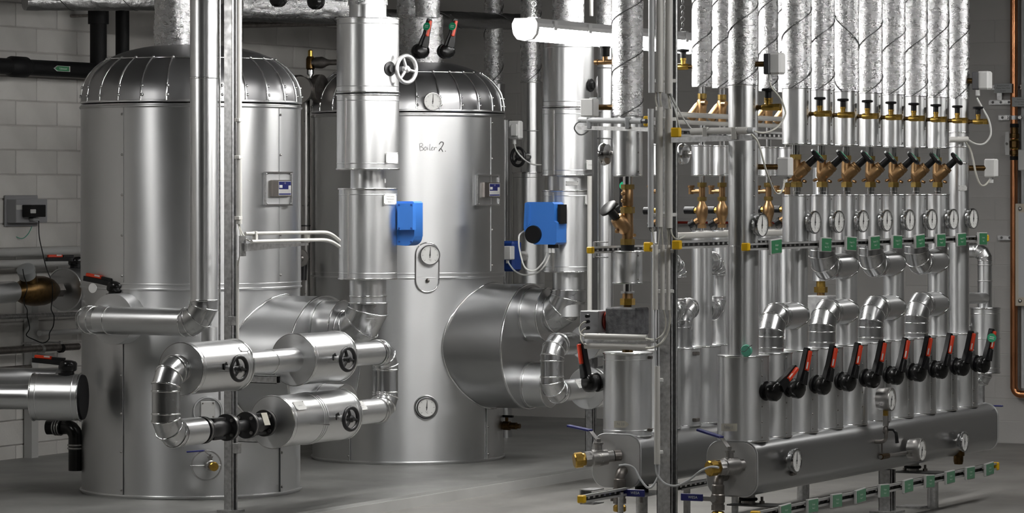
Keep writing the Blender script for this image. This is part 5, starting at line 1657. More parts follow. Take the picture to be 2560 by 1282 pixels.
# top drain cock
t = thing('drain_cock', 'brass cock with a black ribbed knob under the lamp beside the foil riser', 'valve', P(1513, 168, 14.92), 'brass drain cocks')
c = P(1513, 155, 14.92)
MB().lathe(c - XD * .05, XD, [(0, .012), (.015, .013), (.016, .010), (.04, .012), (.07, .012), (.13, .009)], 14).build('body', 'bronze', t, angle=30)
MB().lathe(c, ZD, [(0, .012), (.025, .012)], 12).build('bonnet', 'bronze', t)
MB().lathe(c + ZD * .024, ZD, [(0, .020), (.036, .021), (.037, .025), (.044, .025)], 16).build('knob', 'black_plastic', t, angle=25)
t = clone(DC, 'brass drain cock with a black knob just right of the conduit post'); place(t, Vector((XL - .044, RY(1755, XL), zs(166, 15.55))), math.pi, 1.1)
# disc thermometers seen edge on
for px, rr_, lb in ((1569, .065, 'left of the conduit post'), (1755, .0485, 'right of the conduit post')):
    q = clone(G, 'dial thermometer seen from behind, %s' % lb)
    y_ = RY(px, XL); place(q, Vector((XL - rr_ - .03, y_, zs(385, depth(Vector((XL, y_, 0)))))), math.pi, .98)
# second, third and further columns of the left manifold
def control_valve():
    t = thing('control_valve', 'x', 'valve', Vector((0, 0, 0)), 'bronze control valves of the left manifold')
    o = Vector((0, 0, 0))      # origin at the bottom, height .245
    MB().lathe(o, ZD, [(0, .010), (.012, .010)], 16).build('lower_nipple', 'chrome', t)
    MB().lathe(o + ZD * .012, ZD, [(0, .020), (.018, .020)], 6).build('nut', 'bronze', t)
    MB().lathe(o + ZD * .03, ZD, [(0, .014), (.02, .02), (.045, .027), (.075, .027), (.095, .016), (.11, .014)], 20).build('body', 'bronze', t, angle=40)
    MB().lathe(o + ZD * .135, ZD, [(0, .021), (.018, .021)], 6).build('nut', 'nut_brass', t)
    MB().lathe(o + ZD * .153, ZD, [(0, .0145), (.05, .0145)], 16).build('upper_body', 'bronze', t)
    MB().lathe(o + ZD * .198, ZD, [(0, .021), (.02, .021)], 6).build('nut', 'nut_brass', t)
    MB().lathe(o + ZD * .218, ZD, [(0, .014), (.03, .014)], 16).build('upper_nipple', 'chrome', t)
    MB().cyl(o + ZD * .178, o + ZD * .178 - XD * .058, .010, 14).build('branch', 'bronze', t)
    MB().lathe(o + ZD * .165 - XD * .055, ZD, [(0, .012), (.03, .012), (.031, .016), (.04, .016)], 12).build('branch_plug', 'bronze', t)
    MB().cyl(o + ZD * .092, o + ZD * .092 - XD * .04, .013, 14).build('stem', 'brass', t)
    MB().cyl(o + ZD * .092 - XD * .036, o + ZD * .092 - XD * .085, .0165, 18).build('cap', 'black_plastic', t)
    ax = Vector((-.8, 0, -.45)).normalized()
    MB().cyl(o + ZD * .06, o + ZD * .06 + ax * .045, .012, 14).build('drain', 'bronze', t)
    MB().cyl(o + ZD * .06 + ax * .04, o + ZD * .06 + ax * .07, .0165, 18).build('drain_cap', 'black_plastic', t)
    MB().torus(o + ZD * .04 + ax * .05, YD, .016, .0015, 16, 5).build('cap_strap', 'black_plastic', t, angle=60)
    return t
CV = control_valve()
LCOL = [1654, 1755, 1805, 1921, 1968]
NL = {1654: 'just behind the conduit post', 1755: 'first right of the conduit post', 1805: 'second right of the conduit post', 1921: 'just right of the thick near column', 1968: 'behind the first balancing valve'}
for i, px in enumerate(LCOL):
    y = RY(px, XL); d = depth(Vector((XL, y, 0)))
    if px != 1654:
        t = thing('foil_riser', 'slim foil riser with bronze fitting, %s' % NL[px], 'pipe', Vector((XL, y, 1.85)), 'foil risers of the left manifold')
        foil_column(t, Vector((XL, y, 1.957)), Vector((XL, y, 2.75)), .046, seed=60 + i, wire=.2)
        MB().lathe(Vector((XL, y, 1.925)), ZD, [(0, .014), (.035, .014)], 16).build('nipple', 'chrome', t)
        MB().lathe(Vector((XL, y, 1.903)), ZD, [(0, .021), (.024, .021)], 12).build('nut', 'nut_brass', t)
        MB().lathe(Vector((XL, y, 1.80)), ZD, [(0, .02), (.05, .02), (.09, .024), (.105, .016)], 18).build('valve_body', 'bronze', t, angle=40)
        MB().lathe(Vector((XL, y, 1.69)), ZD, [(0, .014), (.112, .014)], 16).build('lower_nipple', 'chrome', t)
        ax = Vector((-.62, 0, -.78)).normalized()
        MB().lathe(Vector((XL, y, 1.89)), ax, [(0, .014), (.03, .022), (.095, .024)], 18).build('valve_branch', 'bronze', t, angle=40)
        MB().cyl(Vector((XL + .01, y - .02, 1.885)), Vector((XL + .035, y - .03, 1.885)), .011, 10).build('plug', 'bronze', t)
    t = thing('column_casing', 'small bright casing above a control valve, %s' % NL[px], 'casing', Vector((XL, y, 1.555)), 'small casings of the left manifold')
    column_casing(t, XL, y, 1.555, 1.695, .0485, seam=False)
    q = clone(CV, 'bronze control valve with black caps, %s' % NL[px]); place(q, Vector((XL, y, 1.307)), 0, 1.0)
    t = thing('column_pipe', 'slim column with a foot casing, %s' % NL[px], 'pipe', Vector((XL, y, .44)), 'columns of the left manifold')
    pipe(t, Vector((XL, y, .79)), Vector((XL, y, 1.307)), .0465)
    column_casing(t, XL, y, .44, .79, .085, seam=False)
    # bends towards the neighbour column
    for z, s in ((1.165, -1), (.945, 1)):
        if px in (1755, 1805, 1654):
            e = elbow_pts(Vector((XL + .0, y + .15, z)), YD, ZD * s, .06, 3)
            gored(t, [Vector((XL, y + .03, z))] + e, .0445, bead=.0025)
for px in (1705,):
    y = RY(px, XL)
    t = thing('column_casing', 'casing on the left manifold next to the conduit post, with a bend on top', 'casing', Vector((XL, y, .44)))
    column_casing(t, XL, y, .44, .79, .085, seam=False)
    gored(t, [Vector((XL, y, .79))] + elbow_pts(Vector((XL, y, .96)), ZD, YD, .08, 3), .046, bead=.0025)
    for z in (.47, .765):
        MB().rbox(Vector((XL + .08, y - .03, z)), .03, .03, .016, .002).build('latch', 'old_steel', t)

# ================================================================ conduit post with its conduits
def cp2_(py): return P(1655, py, 14.45)
cp2 = P(1668, HY, 14.45)
post('thick steel post carrying bundled conduits between the manifolds', cp2, .066, 0, ZC, slots=False)
dp2 = 14.36
TUB = [(1629, -60, 232, 16, 'grey upper left'), (1649, -60, 230, 19, 'upper middle'), (1672, -60, 234, 20, 'upper right'),
       (1627, 272, 568, 15, 'grey middle-height left'), (1648, 267, 567, 18, 'middle-height centre'), (1672, 272, 570, 19, 'middle-height right'),
       (1638, 611, 774, 14, 'lower left'), (1656, 612, 774, 11, 'lower centre'), (1671, 612, 775, 11, 'lower right'), (1643, 915, 1060, 14, 'low single'), (1643, 1060, 1160, 15, 'lowest single')]
for px, y0, y1, w_, lb in TUB:
    conduit_v(px, y0, y1, dp2, w_, '%s conduit length on the post between the manifolds' % lb, 'conduit_grey' if 'grey' in lb else 'conduit')
for i, (py, x0, x1) in enumerate(((202, 1636, 1692), (298, 1628, 1690), (537, 1628, 1692), (628, 1634, 1684), (728, 1638, 1685), (950, 1636, 1658), (1130, 1636, 1658))):
    o = MB().rbox((P(x0, py, dp2 + .03) + P(x1, py, dp2 + .03)) / 2, S(x1 - x0, dp2), .022, S(9, dp2), .002, Matrix.Rotation(PHI, 3, 'Z')).build('conduit_clip', 'white_plastic')
    tag(o, 'pale clip row across the conduit post, %s from the top' % NTH[i], 'clip', 'conduit clips of the thick post')
# cable bundles in the gaps
for i, (x0, x1, xa, xb) in enumerate(((1640, 1645, 1626, 1640), (1648, 1650, 1644, 1648), (1653, 1656, 1652, 1655), (1668, 1672, 1668, 1670), (1676, 1678, 1674, 1676))):
    cable([(x0, 228, dp2), ((x0 + x1) / 2 + (2 if i % 2 else -3), 250, dp2), (x1, 275, dp2)], 4, 'cable', 'cable', 'short grey cable in the upper conduit gap, %s from the left' % NTH[i], group='cables in the upper conduit gap')
for i, (x0, x1) in enumerate(((1630, 1636), (1650, 1644), (1654, 1657), (1668, 1672), (1673, 1674))):
    cable([(x0, 565, dp2), ((x0 + x1) / 2, 590, dp2), (x1, 615, dp2)], 4, 'cable', 'cable', 'short grey cable in the lower conduit gap, %s from the left' % NTH[i], group='cables in the lower conduit gap')
cable([(1675, 232, dp2), (1690, 262, dp2 - .05), (1706, 292, dp2 - .05), (1728, 322, dp2), (1742, 332, dp2 + .03)], 4, 'cable_white', 'cable', 'grey cable sweeping right from the upper conduit to the side conduit')
cable([(1673, 236, dp2), (1686, 268, dp2 - .05), (1694, 300, dp2 - .05), (1700, 325, dp2)], 4, 'cable_white', 'cable', 'steeper grey cable beside the one sweeping to the side conduit')
cable([(1676, 570, dp2), (1682, 590, dp2 - .02), (1695, 598, dp2), (1712, 590, dp2 + .1)], 4.5, 'cable', 'cable', 'cream cable curving right off the post above the yellow cap')
cable([(1659, 774, dp2), (1664, 800, dp2), (1660, 830, dp2), (1640, 848, dp2), (1615, 846, dp2 + .22)], 4, 'cable', 'cable', 'cream cable curving into the upper conduit below the pump')
cable([(1674, 775, dp2), (1674, 810, dp2), (1662, 845, dp2), (1640, 866, dp2), (1615, 870, dp2 + .22)], 5.5, 'cable', 'cable', 'thick cream cable curving into the lower conduit below the pump')
cable([(1637, 774, dp2), (1637, 840, dp2), (1640, 915, dp2)], 4.5, 'conduit_grey', 'cable', 'grey cable down the post from the lower left conduit')
cable([(1645, 774, dp2), (1646, 840, dp2), (1647, 915, dp2)], 4.5, 'conduit_grey', 'cable', 'second grey cable down the post, right of the first')
cable([(1640, 1160, dp2), (1643, 1185, dp2), (1662, 1208, dp2 - .02), (1690, 1214, dp2 - .05), (1722, 1200, dp2 - .1), (1750, 1178, dp2 - .15), (1775, 1167, dp2 - .15), (1796, 1168, dp2 - .2)], 6, 'conduit_grey', 'cable', 'grey cable sagging from the post to the right manifold valve')
cable([(1647, 1160, dp2), (1645, 1190, dp2), (1632, 1214, dp2), (1618, 1218, dp2), (1600, 1196, dp2 + .02), (1585, 1170, dp2 + .04), (1566, 1162, dp2 + .04), (1548, 1164, dp2 + .05)], 6, 'conduit_grey', 'cable', 'grey cable sagging from the post to the left manifold valve')

# arms and rails around the post
def bar(label, p0, p1, w, h, m='galvanised', name='conduit_support', cat='bracket'):
    ax = (p1 - p0); L = ax.length; ax.normalize(); side = ZD.cross(ax).normalized()
    o = MB().box((p0 + p1) / 2, L, w, h, Matrix((ax, side, ax.cross(side))).transposed()).build(name, m)
    return tag(o, label, cat)
bar('bright flat arm under the conduit left of the post, across the risers', P(1446, 319, 14.68), P(1640, 324, 14.38), .03, S(10, 14.5))
o = MB().cyl(P(1449, 300, 14.66), P(1606, 303, 14.42), S(7.5, 14.5), 18).build('conduit', 'conduit_grey'); tag(o, 'grey conduit lying across the risers left of the post', 'conduit')
o = MB().cyl(P(1606, 303, 14.42), P(1616, 303, 14.4), S(6, 14.5), 18).build('conduit_end', 'dark_grey_plastic'); tag(o, 'dark conduit end piece next to the yellow cap', 'fitting')
for px in (1474, 1570):
    o = MB().rbox(P(px, 307, 14.62 - (px - 1474) * .0016), .02, .02, .05, .002).build('conduit_clip', 'conduit_grey'); tag(o, 'grey clip on the conduit left of the post, %s' % ('far end' if px < 1500 else 'near the post'), 'clip')
cable([(1450, 303, 14.6), (1440, 310, 14.58), (1436, 322, 14.58), (1446, 335, 14.6), (1458, 336, 14.62), (1470, 328, 14.66)], 4, 'grey_plastic', 'cable', 'grey cable loop at the far end of the flat arm')
bar('bright flat arm under the conduit right of the post, before the thick column', P(1683, 350, 14.30), P(1886, 344, 14.05), .03, S(13, 14.2))
o = MB().cyl(P(1730, 329, 14.26), P(1872, 326, 14.05), S(9, 14.15), 18).build('conduit', 'conduit'); tag(o, 'pale conduit lying before the thick near column', 'conduit')
o = MB().cyl(P(1872, 326, 14.05), P(1886, 326, 14.03), S(8, 14.1), 18).build('conduit_end', 'conduit_grey'); tag(o, 'grey conduit end piece before the thick near column', 'fitting')
for px in (1764, 1836):
    o = MB().rbox(P(px, 333, 14.2 - (px - 1764) * .0015), .022, .02, .05, .002).build('conduit_clip', 'conduit'); tag(o, 'clip on the conduit before the thick column, %s' % ('near the post' if px < 1800 else 'near the column'), 'clip')
cable([(1878, 335, 14.0), (1893, 352, 14.0), (1903, 380, 13.98), (1912, 415, 13.98), (1922, 445, 14.0), (1936, 478, 14.1), (1948, 484, 14.2), (1958, 470, 14.3), (1961, 450, 14.4)], 5, 'cable', 'cable', 'cream cable hanging from the conduit end to the white sensor box')
cable([(1886, 328, 14.02), (1910, 332, 14.05), (1940, 320, 14.2), (1960, 295, 14.3), (1963, 275, 14.35), (1950, 245, 14.35), (1930, 220, 14.35), (1924, 205, 14.35)], 4.5, 'cable', 'cable', 'cream cable rising from the conduit end to the upper sensor box')
# horizontal conduits behind, along the left manifold
xh = XL + .034
for py0, w_, lb in ((286, 13, 'upper'), (305, 11, 'lower')):
    a, b = onx(1690, py0, xh), onx(1975, py0 + 3, xh); b.z = a.z
    o = MB().cyl(a, b, S(w_ / 2, depth(a)), 18).build('conduit', 'conduit'); tag(o, '%s pale conduit running along behind the left manifold columns' % lb, 'conduit', 'conduits along the left manifold')
a, b = onx(1690, 589, XL + .085), onx(1960, 585, XL + .085); b.z = a.z
o = MB().cyl(a, b, S(8, depth(a)), 18).build('conduit', 'conduit'); tag(o, 'pale conduit along the left manifold at valve height', 'conduit')
XL2 = XL + .075
XA = P(1692, 331, 14.30).x
rail('slotted rail with a yellow cap right of the post at mid height', XA, onx(1694, 612, XA).z, RY(1694, XA), RY(1960, XA), .034, True, capw=.038)
rail('slotted rail with a yellow cap right of the post, the upper one', XA, onx(1692, 331, XA).z, RY(1692, XA), RY(1960, XA), .034, True, capw=.040)
XLm = XL - .07
rail('slotted rail holding the slanted valve, with a yellow cap at its left end', XLm, onx(1478, 625, XLm).z, RY(1478, XLm), RY(1640, XLm), .030, True, capw=.029)
t = thing('rail_stub', 'short rail stub with a yellow cap left of the post beside the slanted valve', 'rail', P(1621, 630, 14.62))
MB().rbox(P(1621, 617, 14.62), .034, .03, S(24, 14.6), .004).build('end_cap', 'orange_yellow', t)
MB().box(P(1621, 617, 14.62) + YD * .09, .03, .16, .03).build('web', 'galvanised', t)
MB().cyl(P(1621, 617, 14.66), cp2_(617), .008, 10).build('rod', 'galvanised', t)
t = thing('rail_stub', 'short rail stub with a yellow cap left of the post at the flat arm', 'rail', P(1617, 317, 14.5))
MB().rbox(P(1617, 303, 14.5), .02, .03, S(26, 14.5), .004).build('end_cap', 'orange_yellow', t)
MB().box(P(1617, 303, 14.5) + YD * .09, .018, .16, .03).build('web', 'galvanised', t)
t = thing('rail_bracket', 'open square bracket behind the left end of the rail under the slanted valve', 'bracket', P(1500, 640, 14.95))
for dx, dy, w_, h_ in ((0, -19, 33, 3), (0, 19, 33, 3), (-16, 0, 3, 38)):
    MB().box(P(1502 + dx, 624 + dy, 14.95), S(w_, 14.95) / CP, .02, S(h_, 14.95)).build('side', 'galvanised', t)
XL3 = XL + .16
xq = P(1456, 1247, 14.3).x
tl = rail('slotted rail with a yellow cap below the left manifold end', xq, P(1456, 1247, 14.3).z, P(1456, 1247, 14.3).y, P(1456, 1247, 14.3).y + .42, .034, True, capw=.033)
lq = P(1456, 1247, 14.3)
MB().cyl(Vector((xq, lq.y + .36, 0)), Vector((xq, lq.y + .36, lq.z)), .012, 12).build('leg', 'galvanised', tl)
t = thing('rail_bracket', 'open square bracket behind the lowest yellow-capped rail', 'bracket', P(1480, 1258, 14.6))
for dx, dy, w_, h_ in ((0, -17, 33, 3), (0, 17, 33, 3), (-16, 0, 3, 34)):
    MB().box(P(1480 + dx, 1240 + dy, 14.5), S(w_, 14.5) / CP, .1, S(h_, 14.5)).build('side', 'galvanised', t)
t = thing('manifold_support', 'pipe leg with clamp and plate below the left manifold behind the post', 'support', Vector((XL, yL0 + .25, 0)))
MB().cyl(Vector((XL, yL0 + .25, 0)), Vector((XL, yL0 + .25, .17)), .026, 24).build('leg', 'galvanised', t)
MB().box(Vector((XL, yL0 + .2, .175)), .2, .28, .006).build('plate', 'galvanised', t)
MB().cyl(Vector((XL, yL0 + .25, .178)), Vector((XL, yL0 + .25, .22)), .03, 20).build('stub', 'black_rubber', t)
for s in (-1, 1):
    MB().lathe(Vector((XL + .07 * s, yL0 + .1, .145)), ZD, [(0, .008), (.03, .008), (.031, .014), (.045, .014)], 6).build('bolt', 'old_steel', t)
a = onx(2008, 1290, XL); o = MB().cyl(Vector((XL, a.y, 0)), Vector((XL, a.y, .22)), .03, 20).build('floor_stand', 'galvanised'); tag(o, 'plain floor stand below the right manifold, left of the slotted floor post', 'stand')
tl = rail('slotted rail along the floor side of the left manifold', XL + .16, .2, RY(1700, XL + .16), RY(1860, XL + .16), .03, False)
for px in (1720, 1840): MB().box(Vector((XL + .155, RY(px, XL + .16), .095)), .02, .03, .19).build('leg', 'galvanised', tl)
# green seal with wire on the thick near column
t = thing('wire_seal', 'round green seal with a bit of wire at the foot of the thick near column', 'seal', P(1868, 888, 14.3))
MB().lathe(P(1868, 876, 14.33), -YD, [(0, 0), (.0, .024), (.008, .026), (.014, .022), (.014, 0)], 24, cap0=False, cap1=False).build('disc', 'green_seal', t, angle=30)
MB().tube(spline([P(1846, 866, 14.28), P(1852, 876, 14.28), P(1862, 878, 14.28), P(1872, 868, 14.28), P(1880, 862, 14.28)], 4), .0016, 6).build('wire', 'wire', t, angle=60)
# sensor boxes at the near and far columns
def sensor(label, px0, px1, py, boxw, boxh, d, dark=False, pocket='bronze_dark', cablepts=None, lbl2=None, skew=0):
    t = thing('sensor_box', label, 'sensor', P(px1, py + boxh / 2, d))
    MB().cyl(P(px0, py, d), P(px1 - boxw * .3, py, d), S(7, d), 16).build('pocket_pipe', pocket, t)
    if dark:
        MB().rbox(P(px1 - boxw * .38, py, d), S(boxw * .35, d), .05, S(boxh * .95, d), .003).build('base', 'dark_grey_plastic', t)
        MB().rbox(P(px1 + boxw * .12, py - 1, d), S(boxw * .72, d), .062, S(boxh, d), .008).build('housing', 'white_plastic', t)
    else:
        MB().rbox(P(px1, py, d), S(boxw, d), .05, S(boxh, d), .006).build('housing', 'white_plastic', t)
    MB().cyl(P(px1 - (boxw * .3 if dark else 0), py + boxh * .5, d), P(px1 - (boxw * .3 if dark else 0), py + boxh * .5 + 14, d), S(5.5, d), 12).build('gland', 'white_plastic', t)
    return t
dcs = dcol(YC[0])
sensor('white sensor box with a dark back high on the near foil riser', 1888, 1938, 160, 44, 54, dcs - .03, True)
sensor('white sensor box on a brown pipe beside the thick near column', 1890, 1963, 417, 34, 48, dcs + .0, False)
d9 = dcol(YC[9])
sensor('white sensor box with a dark back at the top of the farthest riser', 2418, 2457, 202, 42, 46, d9 - .03, True)
sensor('white sensor box on a brown pipe beside the farthest column', 2420, 2478, 420, 30, 46, d9, False)
cable([(2442, 245, d9 - .04), (2456, 270, d9 - .05), (2472, 300, d9 - .08), (2477, 335, d9 - .08), (2462, 358, d9 - .08), (2440, 360, d9 - .08), (2418, 348, d9 - .06)], 5, 'cable_white', 'cable', 'white cable looping from the top sensor box to the farthest column')
cable([(2412, 352, d9 - .06), (2425, 372, d9 - .06), (2433, 400, d9 - .06), (2440, 435, d9 - .06), (2450, 460, d9 - .05), (2462, 463, d9 - .04), (2474, 450, d9 - .03)], 5, 'cable', 'cable', 'cream cable hanging from the farthest column to the lower sensor box')
o = MB().cyl(P(2372, 349, d9 - .1), P(2420, 348, d9 - .08), S(7, d9), 16).build('conduit', 'conduit'); tag(o, 'short pale conduit on the farthest column', 'conduit')
p, n = surf(2407, 470, Vector((XR, YC[9], 0)), .0512)
small_plate(p, n, S(22, d9), S(13, d9), ['Gruppe', 'Haus'], 'small white label on the farthest column of the right manifold')

# second pump of the left manifold, seen between the columns of the right one
y_ = RY(2052, XL); d_ = depth(Vector((XL, y_, 0)))
t = thing('circulation_pump', 'pale speckled pump block with a brass union seen between two right columns', 'pump', Vector((XL, y_, zs(800, d_))))
MB().rbox(Vector((XL, y_, (zs(738, d_) + zs(800, d_)) / 2)), .125, .125, zs(738, d_) - zs(800, d_), .006).build('insulation_shell', 'insulation_pale', t)
MB().lathe(Vector((XL, y_, zs(738, d_))), ZD, [(0, S(10, d_)), (S(8, d_), S(10, d_))], 18).build('neck', 'bronze', t)
MB().lathe(Vector((XL, y_, zs(731, d_))), ZD, [(0, S(17, d_)), (S(14, d_), S(17, d_))], 6).build('nut', 'brass', t)
MB().lathe(Vector((XL, y_, zs(717, d_))), ZD, [(0, S(12, d_)), (S(16, d_), S(11, d_))], 18).build('union', 'brass', t)
o = MB().cyl(Vector((XL, y_, .44)), Vector((XL, y_, zs(800, d_))), .03, 20).build('pump_pipe', 'cladding'); tag(o, 'pipe below the pale pump block, mostly hidden by casings', 'pipe')
o = MB().cyl(Vector((XL, y_, zs(702, d_))), Vector((XL, y_, 1.6)), .04, 24).build('pump_pipe', 'cladding'); tag(o, 'pipe above the pale pump block between two right columns', 'pipe')
a, b = ony(1690, 556, YW - .05), ony(2000, 553, YW - .05); b.z = a.z
o = MB().cyl(a, b, .008, 12).build('red_pipe', 'red_dark'); tag(o, 'thin dark red pipe along the end wall behind the control valves', 'pipe')
# ================================================================ behind the second boiler
t = thing('foil_riser', 'foil riser behind the right shoulder of the second boiler', 'pipe', P(1238, 440, 20.2))
foil_column(t, P(1234, 212, 20.2), P(1234, -60, 20.2), S(24, 20.2), seed=71, wire=.35)
pipe(t, P(1241, 600, 20.2), P(1241, 210, 20.2), S(22, 20.2), m='vessel_steel')
t = thing('foil_riser', 'foil riser with clad sections between the second boiler and its riser', 'pipe', P(1326, 720, 19.6))
foil_column(t, P(1327, 207, 19.6), P(1327, -60, 19.6), S(26, 19.6), seed=72, wire=.3)
pipe(t, P(1328, 327, 19.6), P(1328, 205, 19.6), S(26, 19.6))
pipe(t, P(1328, 430, 19.6), P(1328, 325, 19.6), S(26, 19.6))
casing(t, P(1322, 720, 19.6), P(1322, 430, 19.6), S(40, 19.6), name='drum')
for py in (206, 327): MB().torus(P(1328, py, 19.6), ZD, S(26.5, 19.6), .004, 32, 6).build('seam_ring', 'galvanised', t, angle=60)
d = 19.3
MB().cyl(P(1328, 392, 19.6), P(1297, 392, 19.42), .022, 16).build('valve_neck', 'black_paint', t)
q = clone(WB, 'black hand wheel right of the second boiler below the junction box'); place(q, P(1295, 392, 19.34), math.radians(-105), 1.02)
t = thing('sensor_box', 'white junction box above the black wheel right of the second boiler', 'electric box', P(1288, 348, 19.2))
MB().rbox(P(1289, 325, 19.2), S(33, 19.2), .05, S(46, 19.2), .008).build('housing', 'white_plastic', t)
MB().rbox(P(1286, 325, 19.16), S(18, 19.2), .02, S(30, 19.2), .004).build('lid', 'white_plastic', t)
MB().cyl(P(1286, 348, 19.2), P(1286, 360, 19.2), .01, 12).build('gland', 'white_plastic', t)
cable([(1286, 360, 19.2), (1292, 378, 19.15), (1310, 398, 19.15), (1330, 410, 19.2), (1352, 412, 19.3)], 4, 'cable_white', 'cable', 'white cable from the junction box past the black wheel')
t = thing('blue_motor', 'dark blue valve motor low right of the second boiler with a white box', 'actuator', P(1277, 678, 19.0))
MB().rbox(P(1277, 640, 19.0), S(40, 19), .1, S(76, 19), .012).build('housing', 'blue_dark', t)
MB().rbox(P(1272, 632, 18.9), S(22, 18.9), .05, S(34, 18.9), .004).build('terminal_box', 'white_plastic', t)
MB().cyl(P(1269, 650, 18.9), P(1269, 658, 18.9), .009, 12).build('gland', 'white_plastic', t)
MB().cyl(P(1277, 640, 19.0), P(1312, 640, 19.58), .03, 16).build('coupling', 'steel', t)
o = MB().cyl(P(1300, 640, 19.6), P(1300, 560, 19.6), S(16, 19.6), 24).build('dark_pipe', 'galvanised_dark'); tag(o, 'dark pipe stub behind the cable loop of the blue motor', 'pipe')
o = MB().cyl(Vector((P(1262, 470, 19.9).x, P(1262, 470, 19.9).y, ZP)), P(1262, 300, 19.9), S(18, 19.9), 24).build('dark_pipe', 'vessel_steel'); tag(o, 'dark clad pipe close behind the right edge of the second boiler', 'pipe')
# tall pipe and white conduit at the wall
t = thing('insulated_pipe', 'slim clad pipe behind the flat arm and the slanted valve', 'pipe', P(1514, 790, 17.0))
pipe(t, P(1514, 800, 17.0), P(1514, -60, 17.0), S(20, 17))
for py in (346, 170): MB().torus(P(1514, py, 17.0), ZD, S(20.5, 17), .004, 32, 6).build('seam_ring', 'galvanised_dark', t, angle=60)
t = thing('foil_sleeve', 'short foil sleeve at the top behind the lamp', 'pipe', P(1514, 60, 16.98))
foil_column(t, P(1514, 62, 17.0), P(1514, -60, 17.0), S(23, 17), seed=75, wire=0)
o = MB().cyl(P(1474, 790, 17.3), P(1474, 440, 17.3), S(6, 17.3), 14).build('conduit', 'conduit'); tag(o, 'white upright conduit behind the riser right of the blue motor', 'conduit')
o = MB().cyl(P(1478, 40, 17.2), P(1478, -60, 17.2), S(5, 17.2), 14).build('conduit', 'conduit'); tag(o, 'white upright conduit above the hanging lamp', 'conduit')
o = MB().box(P(1487, HY + 160, 17.35), .012, .04, 1.3).build('wall_channel', 'galvanised_dark'); tag(o, 'dark upright channel beside the white conduit behind the risers', 'channel')
# loop of the second boiler, mostly hidden
XG2 = P(1380, 900, 17.0).x
zu2, zl2 = zs(862, 17.05), zs(978, 17.05)
y2 = RY(1380, XG2)
t = thing('pipe_loop', 'bent pipe loop of the second boiler left of the taped casing', 'pipe', Vector((XG2, y2, zl2 - .06)))
u2 = elbow_pts(Vector((XG2, y2, zu2)), -YD, -ZD, .075, 3); l2 = elbow_pts(Vector((XG2, y2, zl2)), -ZD, YD, .075, 3)
gored(t, [Vector((XG2, y2 + .22, zu2))] + u2 + l2 + [Vector((XG2, y2 + .1, zl2))], .0565, ends=False)
pipe(t, Vector((XG2, y2 + .075, zl2)), Vector((XG2, RY(1470, XG2), zl2)), .0535)
casing(t, Vector((XG2, RY(1468, XG2), zl2)), Vector((XG2, RY(1560, XG2), zl2)), .105, name='drum')
casing(t, Vector((XG2, RY(1462, XG2), zu2 + .0)), Vector((XG2, RY(1560, XG2), zu2 + .0)), .085, name='drum')
n = Vector((math.cos(.6), 0, math.sin(.6)))
small_plate(Vector((XG2, RY(1432, XG2), zl2)) + n * .055, n, .085, .05, ['Ventil', 'Warmwasser', 'Boiler 2'], 'white label plate on the bent pipe loop of the second boiler', up=Vector((-math.sin(.6), 0, math.cos(.6))))
cpo = P(1477, HY, 18.6)
post('dark steel leg on the plinth under the far pipe loop', cpo, .045, ZP, .62, False)
# brass drain cock low on the right of the second boiler
p, n = surf(1252, 1062, C2, R2)
t = thing('drain_valve', 'dark brass drain valve at the right foot of the second boiler', 'valve', P(1275, 1075, 18.3))
a = P(1246, 1063, 18.35); ax = XD
MB().lathe(a, ax, [(0, .018), (.03, .018), (.032, .024), (.07, .024), (.072, .018), (.11, .018), (.112, .013), (.13, .013)], 16).build('body', 'bronze_dark', t, angle=30)
MB().cyl(a + ax * .05, a + ax * .05 + ZD * .045, .009, 10).build('stem', 'bronze_dark', t)
MB().rbox(a + ax * .055 + ZD * .05, .07, .016, .012, .002).build('handle', 'black_plastic', t)
# ceiling bracket with yellow end near the lamp
rail('dark slotted rail with a yellow end above the foil pipe', P(1000, 8, 19.6).x, P(1000, 8, 19.6).z, P(1100, 8, 19.6).y, P(1250, 8, 19.4).y, .045, False, True)

# ================================================================ right: pipe behind the farthest column
t = thing('insulated_pipe', 'clad pipe with a bend and a drum beyond the farthest column', 'pipe', P(2462, 935, 17.6))
d = 17.6
K = P(2462, 626, d); r = S(18, d)
e = elbow_pts(K, XD, -ZD, .05, 3)
gored(t, [K - XD * .25] + e, r, bead=.0025)
pipe(t, e[-1], P(2462, 775, d), r)
MB().torus(P(2462, 702, d), ZD, r, .003, 32, 6).build('seam_ring', 'galvanised', t, angle=60)
MB().torus(P(2462, 662, d), ZD, r, .003, 32, 6).build('seam_ring', 'galvanised', t, angle=60)
casing(t, P(2463, 933, d), P(2463, 768, d), S(37, d), name='drum')
MB().torus(P(2463, 845, d), ZD, S(37.4, d), .003, 40, 6).build('bead', 'cladding', t, angle=60)
e = elbow_pts(P(2463, 955, d), -ZD, -XD, .05, 3)
gored(t, [P(2463, 930, d)] + e + [P(2463, 955, d) - XD * .15], S(17, d), bead=.0025)
o = MB().cyl(P(2400, 745, 16.75), P(2462, 745, 17.6), S(14, 17.2), 24).build('cross_pipe', 'cladding'); tag(o, 'short cross pipe behind the drum beyond the farthest column', 'pipe')
q = clone(WB, 'black hand wheel on the drum beyond the farthest column'); pz = P(2463, 815, 17.6); dv_ = Vector((math.cos(math.radians(-150)), math.sin(math.radians(-150)), 0)); place(q, pz + dv_ * (S(37, 17.6) + .045), math.radians(-150), .78)
o = MB().rbox(P(2480, 1014, 16.9), .11, .02, .007, .002).build('blue_lever', 'blue_handle'); tag(o, 'thin dark blue handle beyond the far end of the right manifold', 'handle')
o = MB().box(P(2452, 985, 16.9), .03, .03, .09).build('far_bracket', 'galvanised'); tag(o, 'small slotted bracket at the far end of the right manifold', 'bracket')
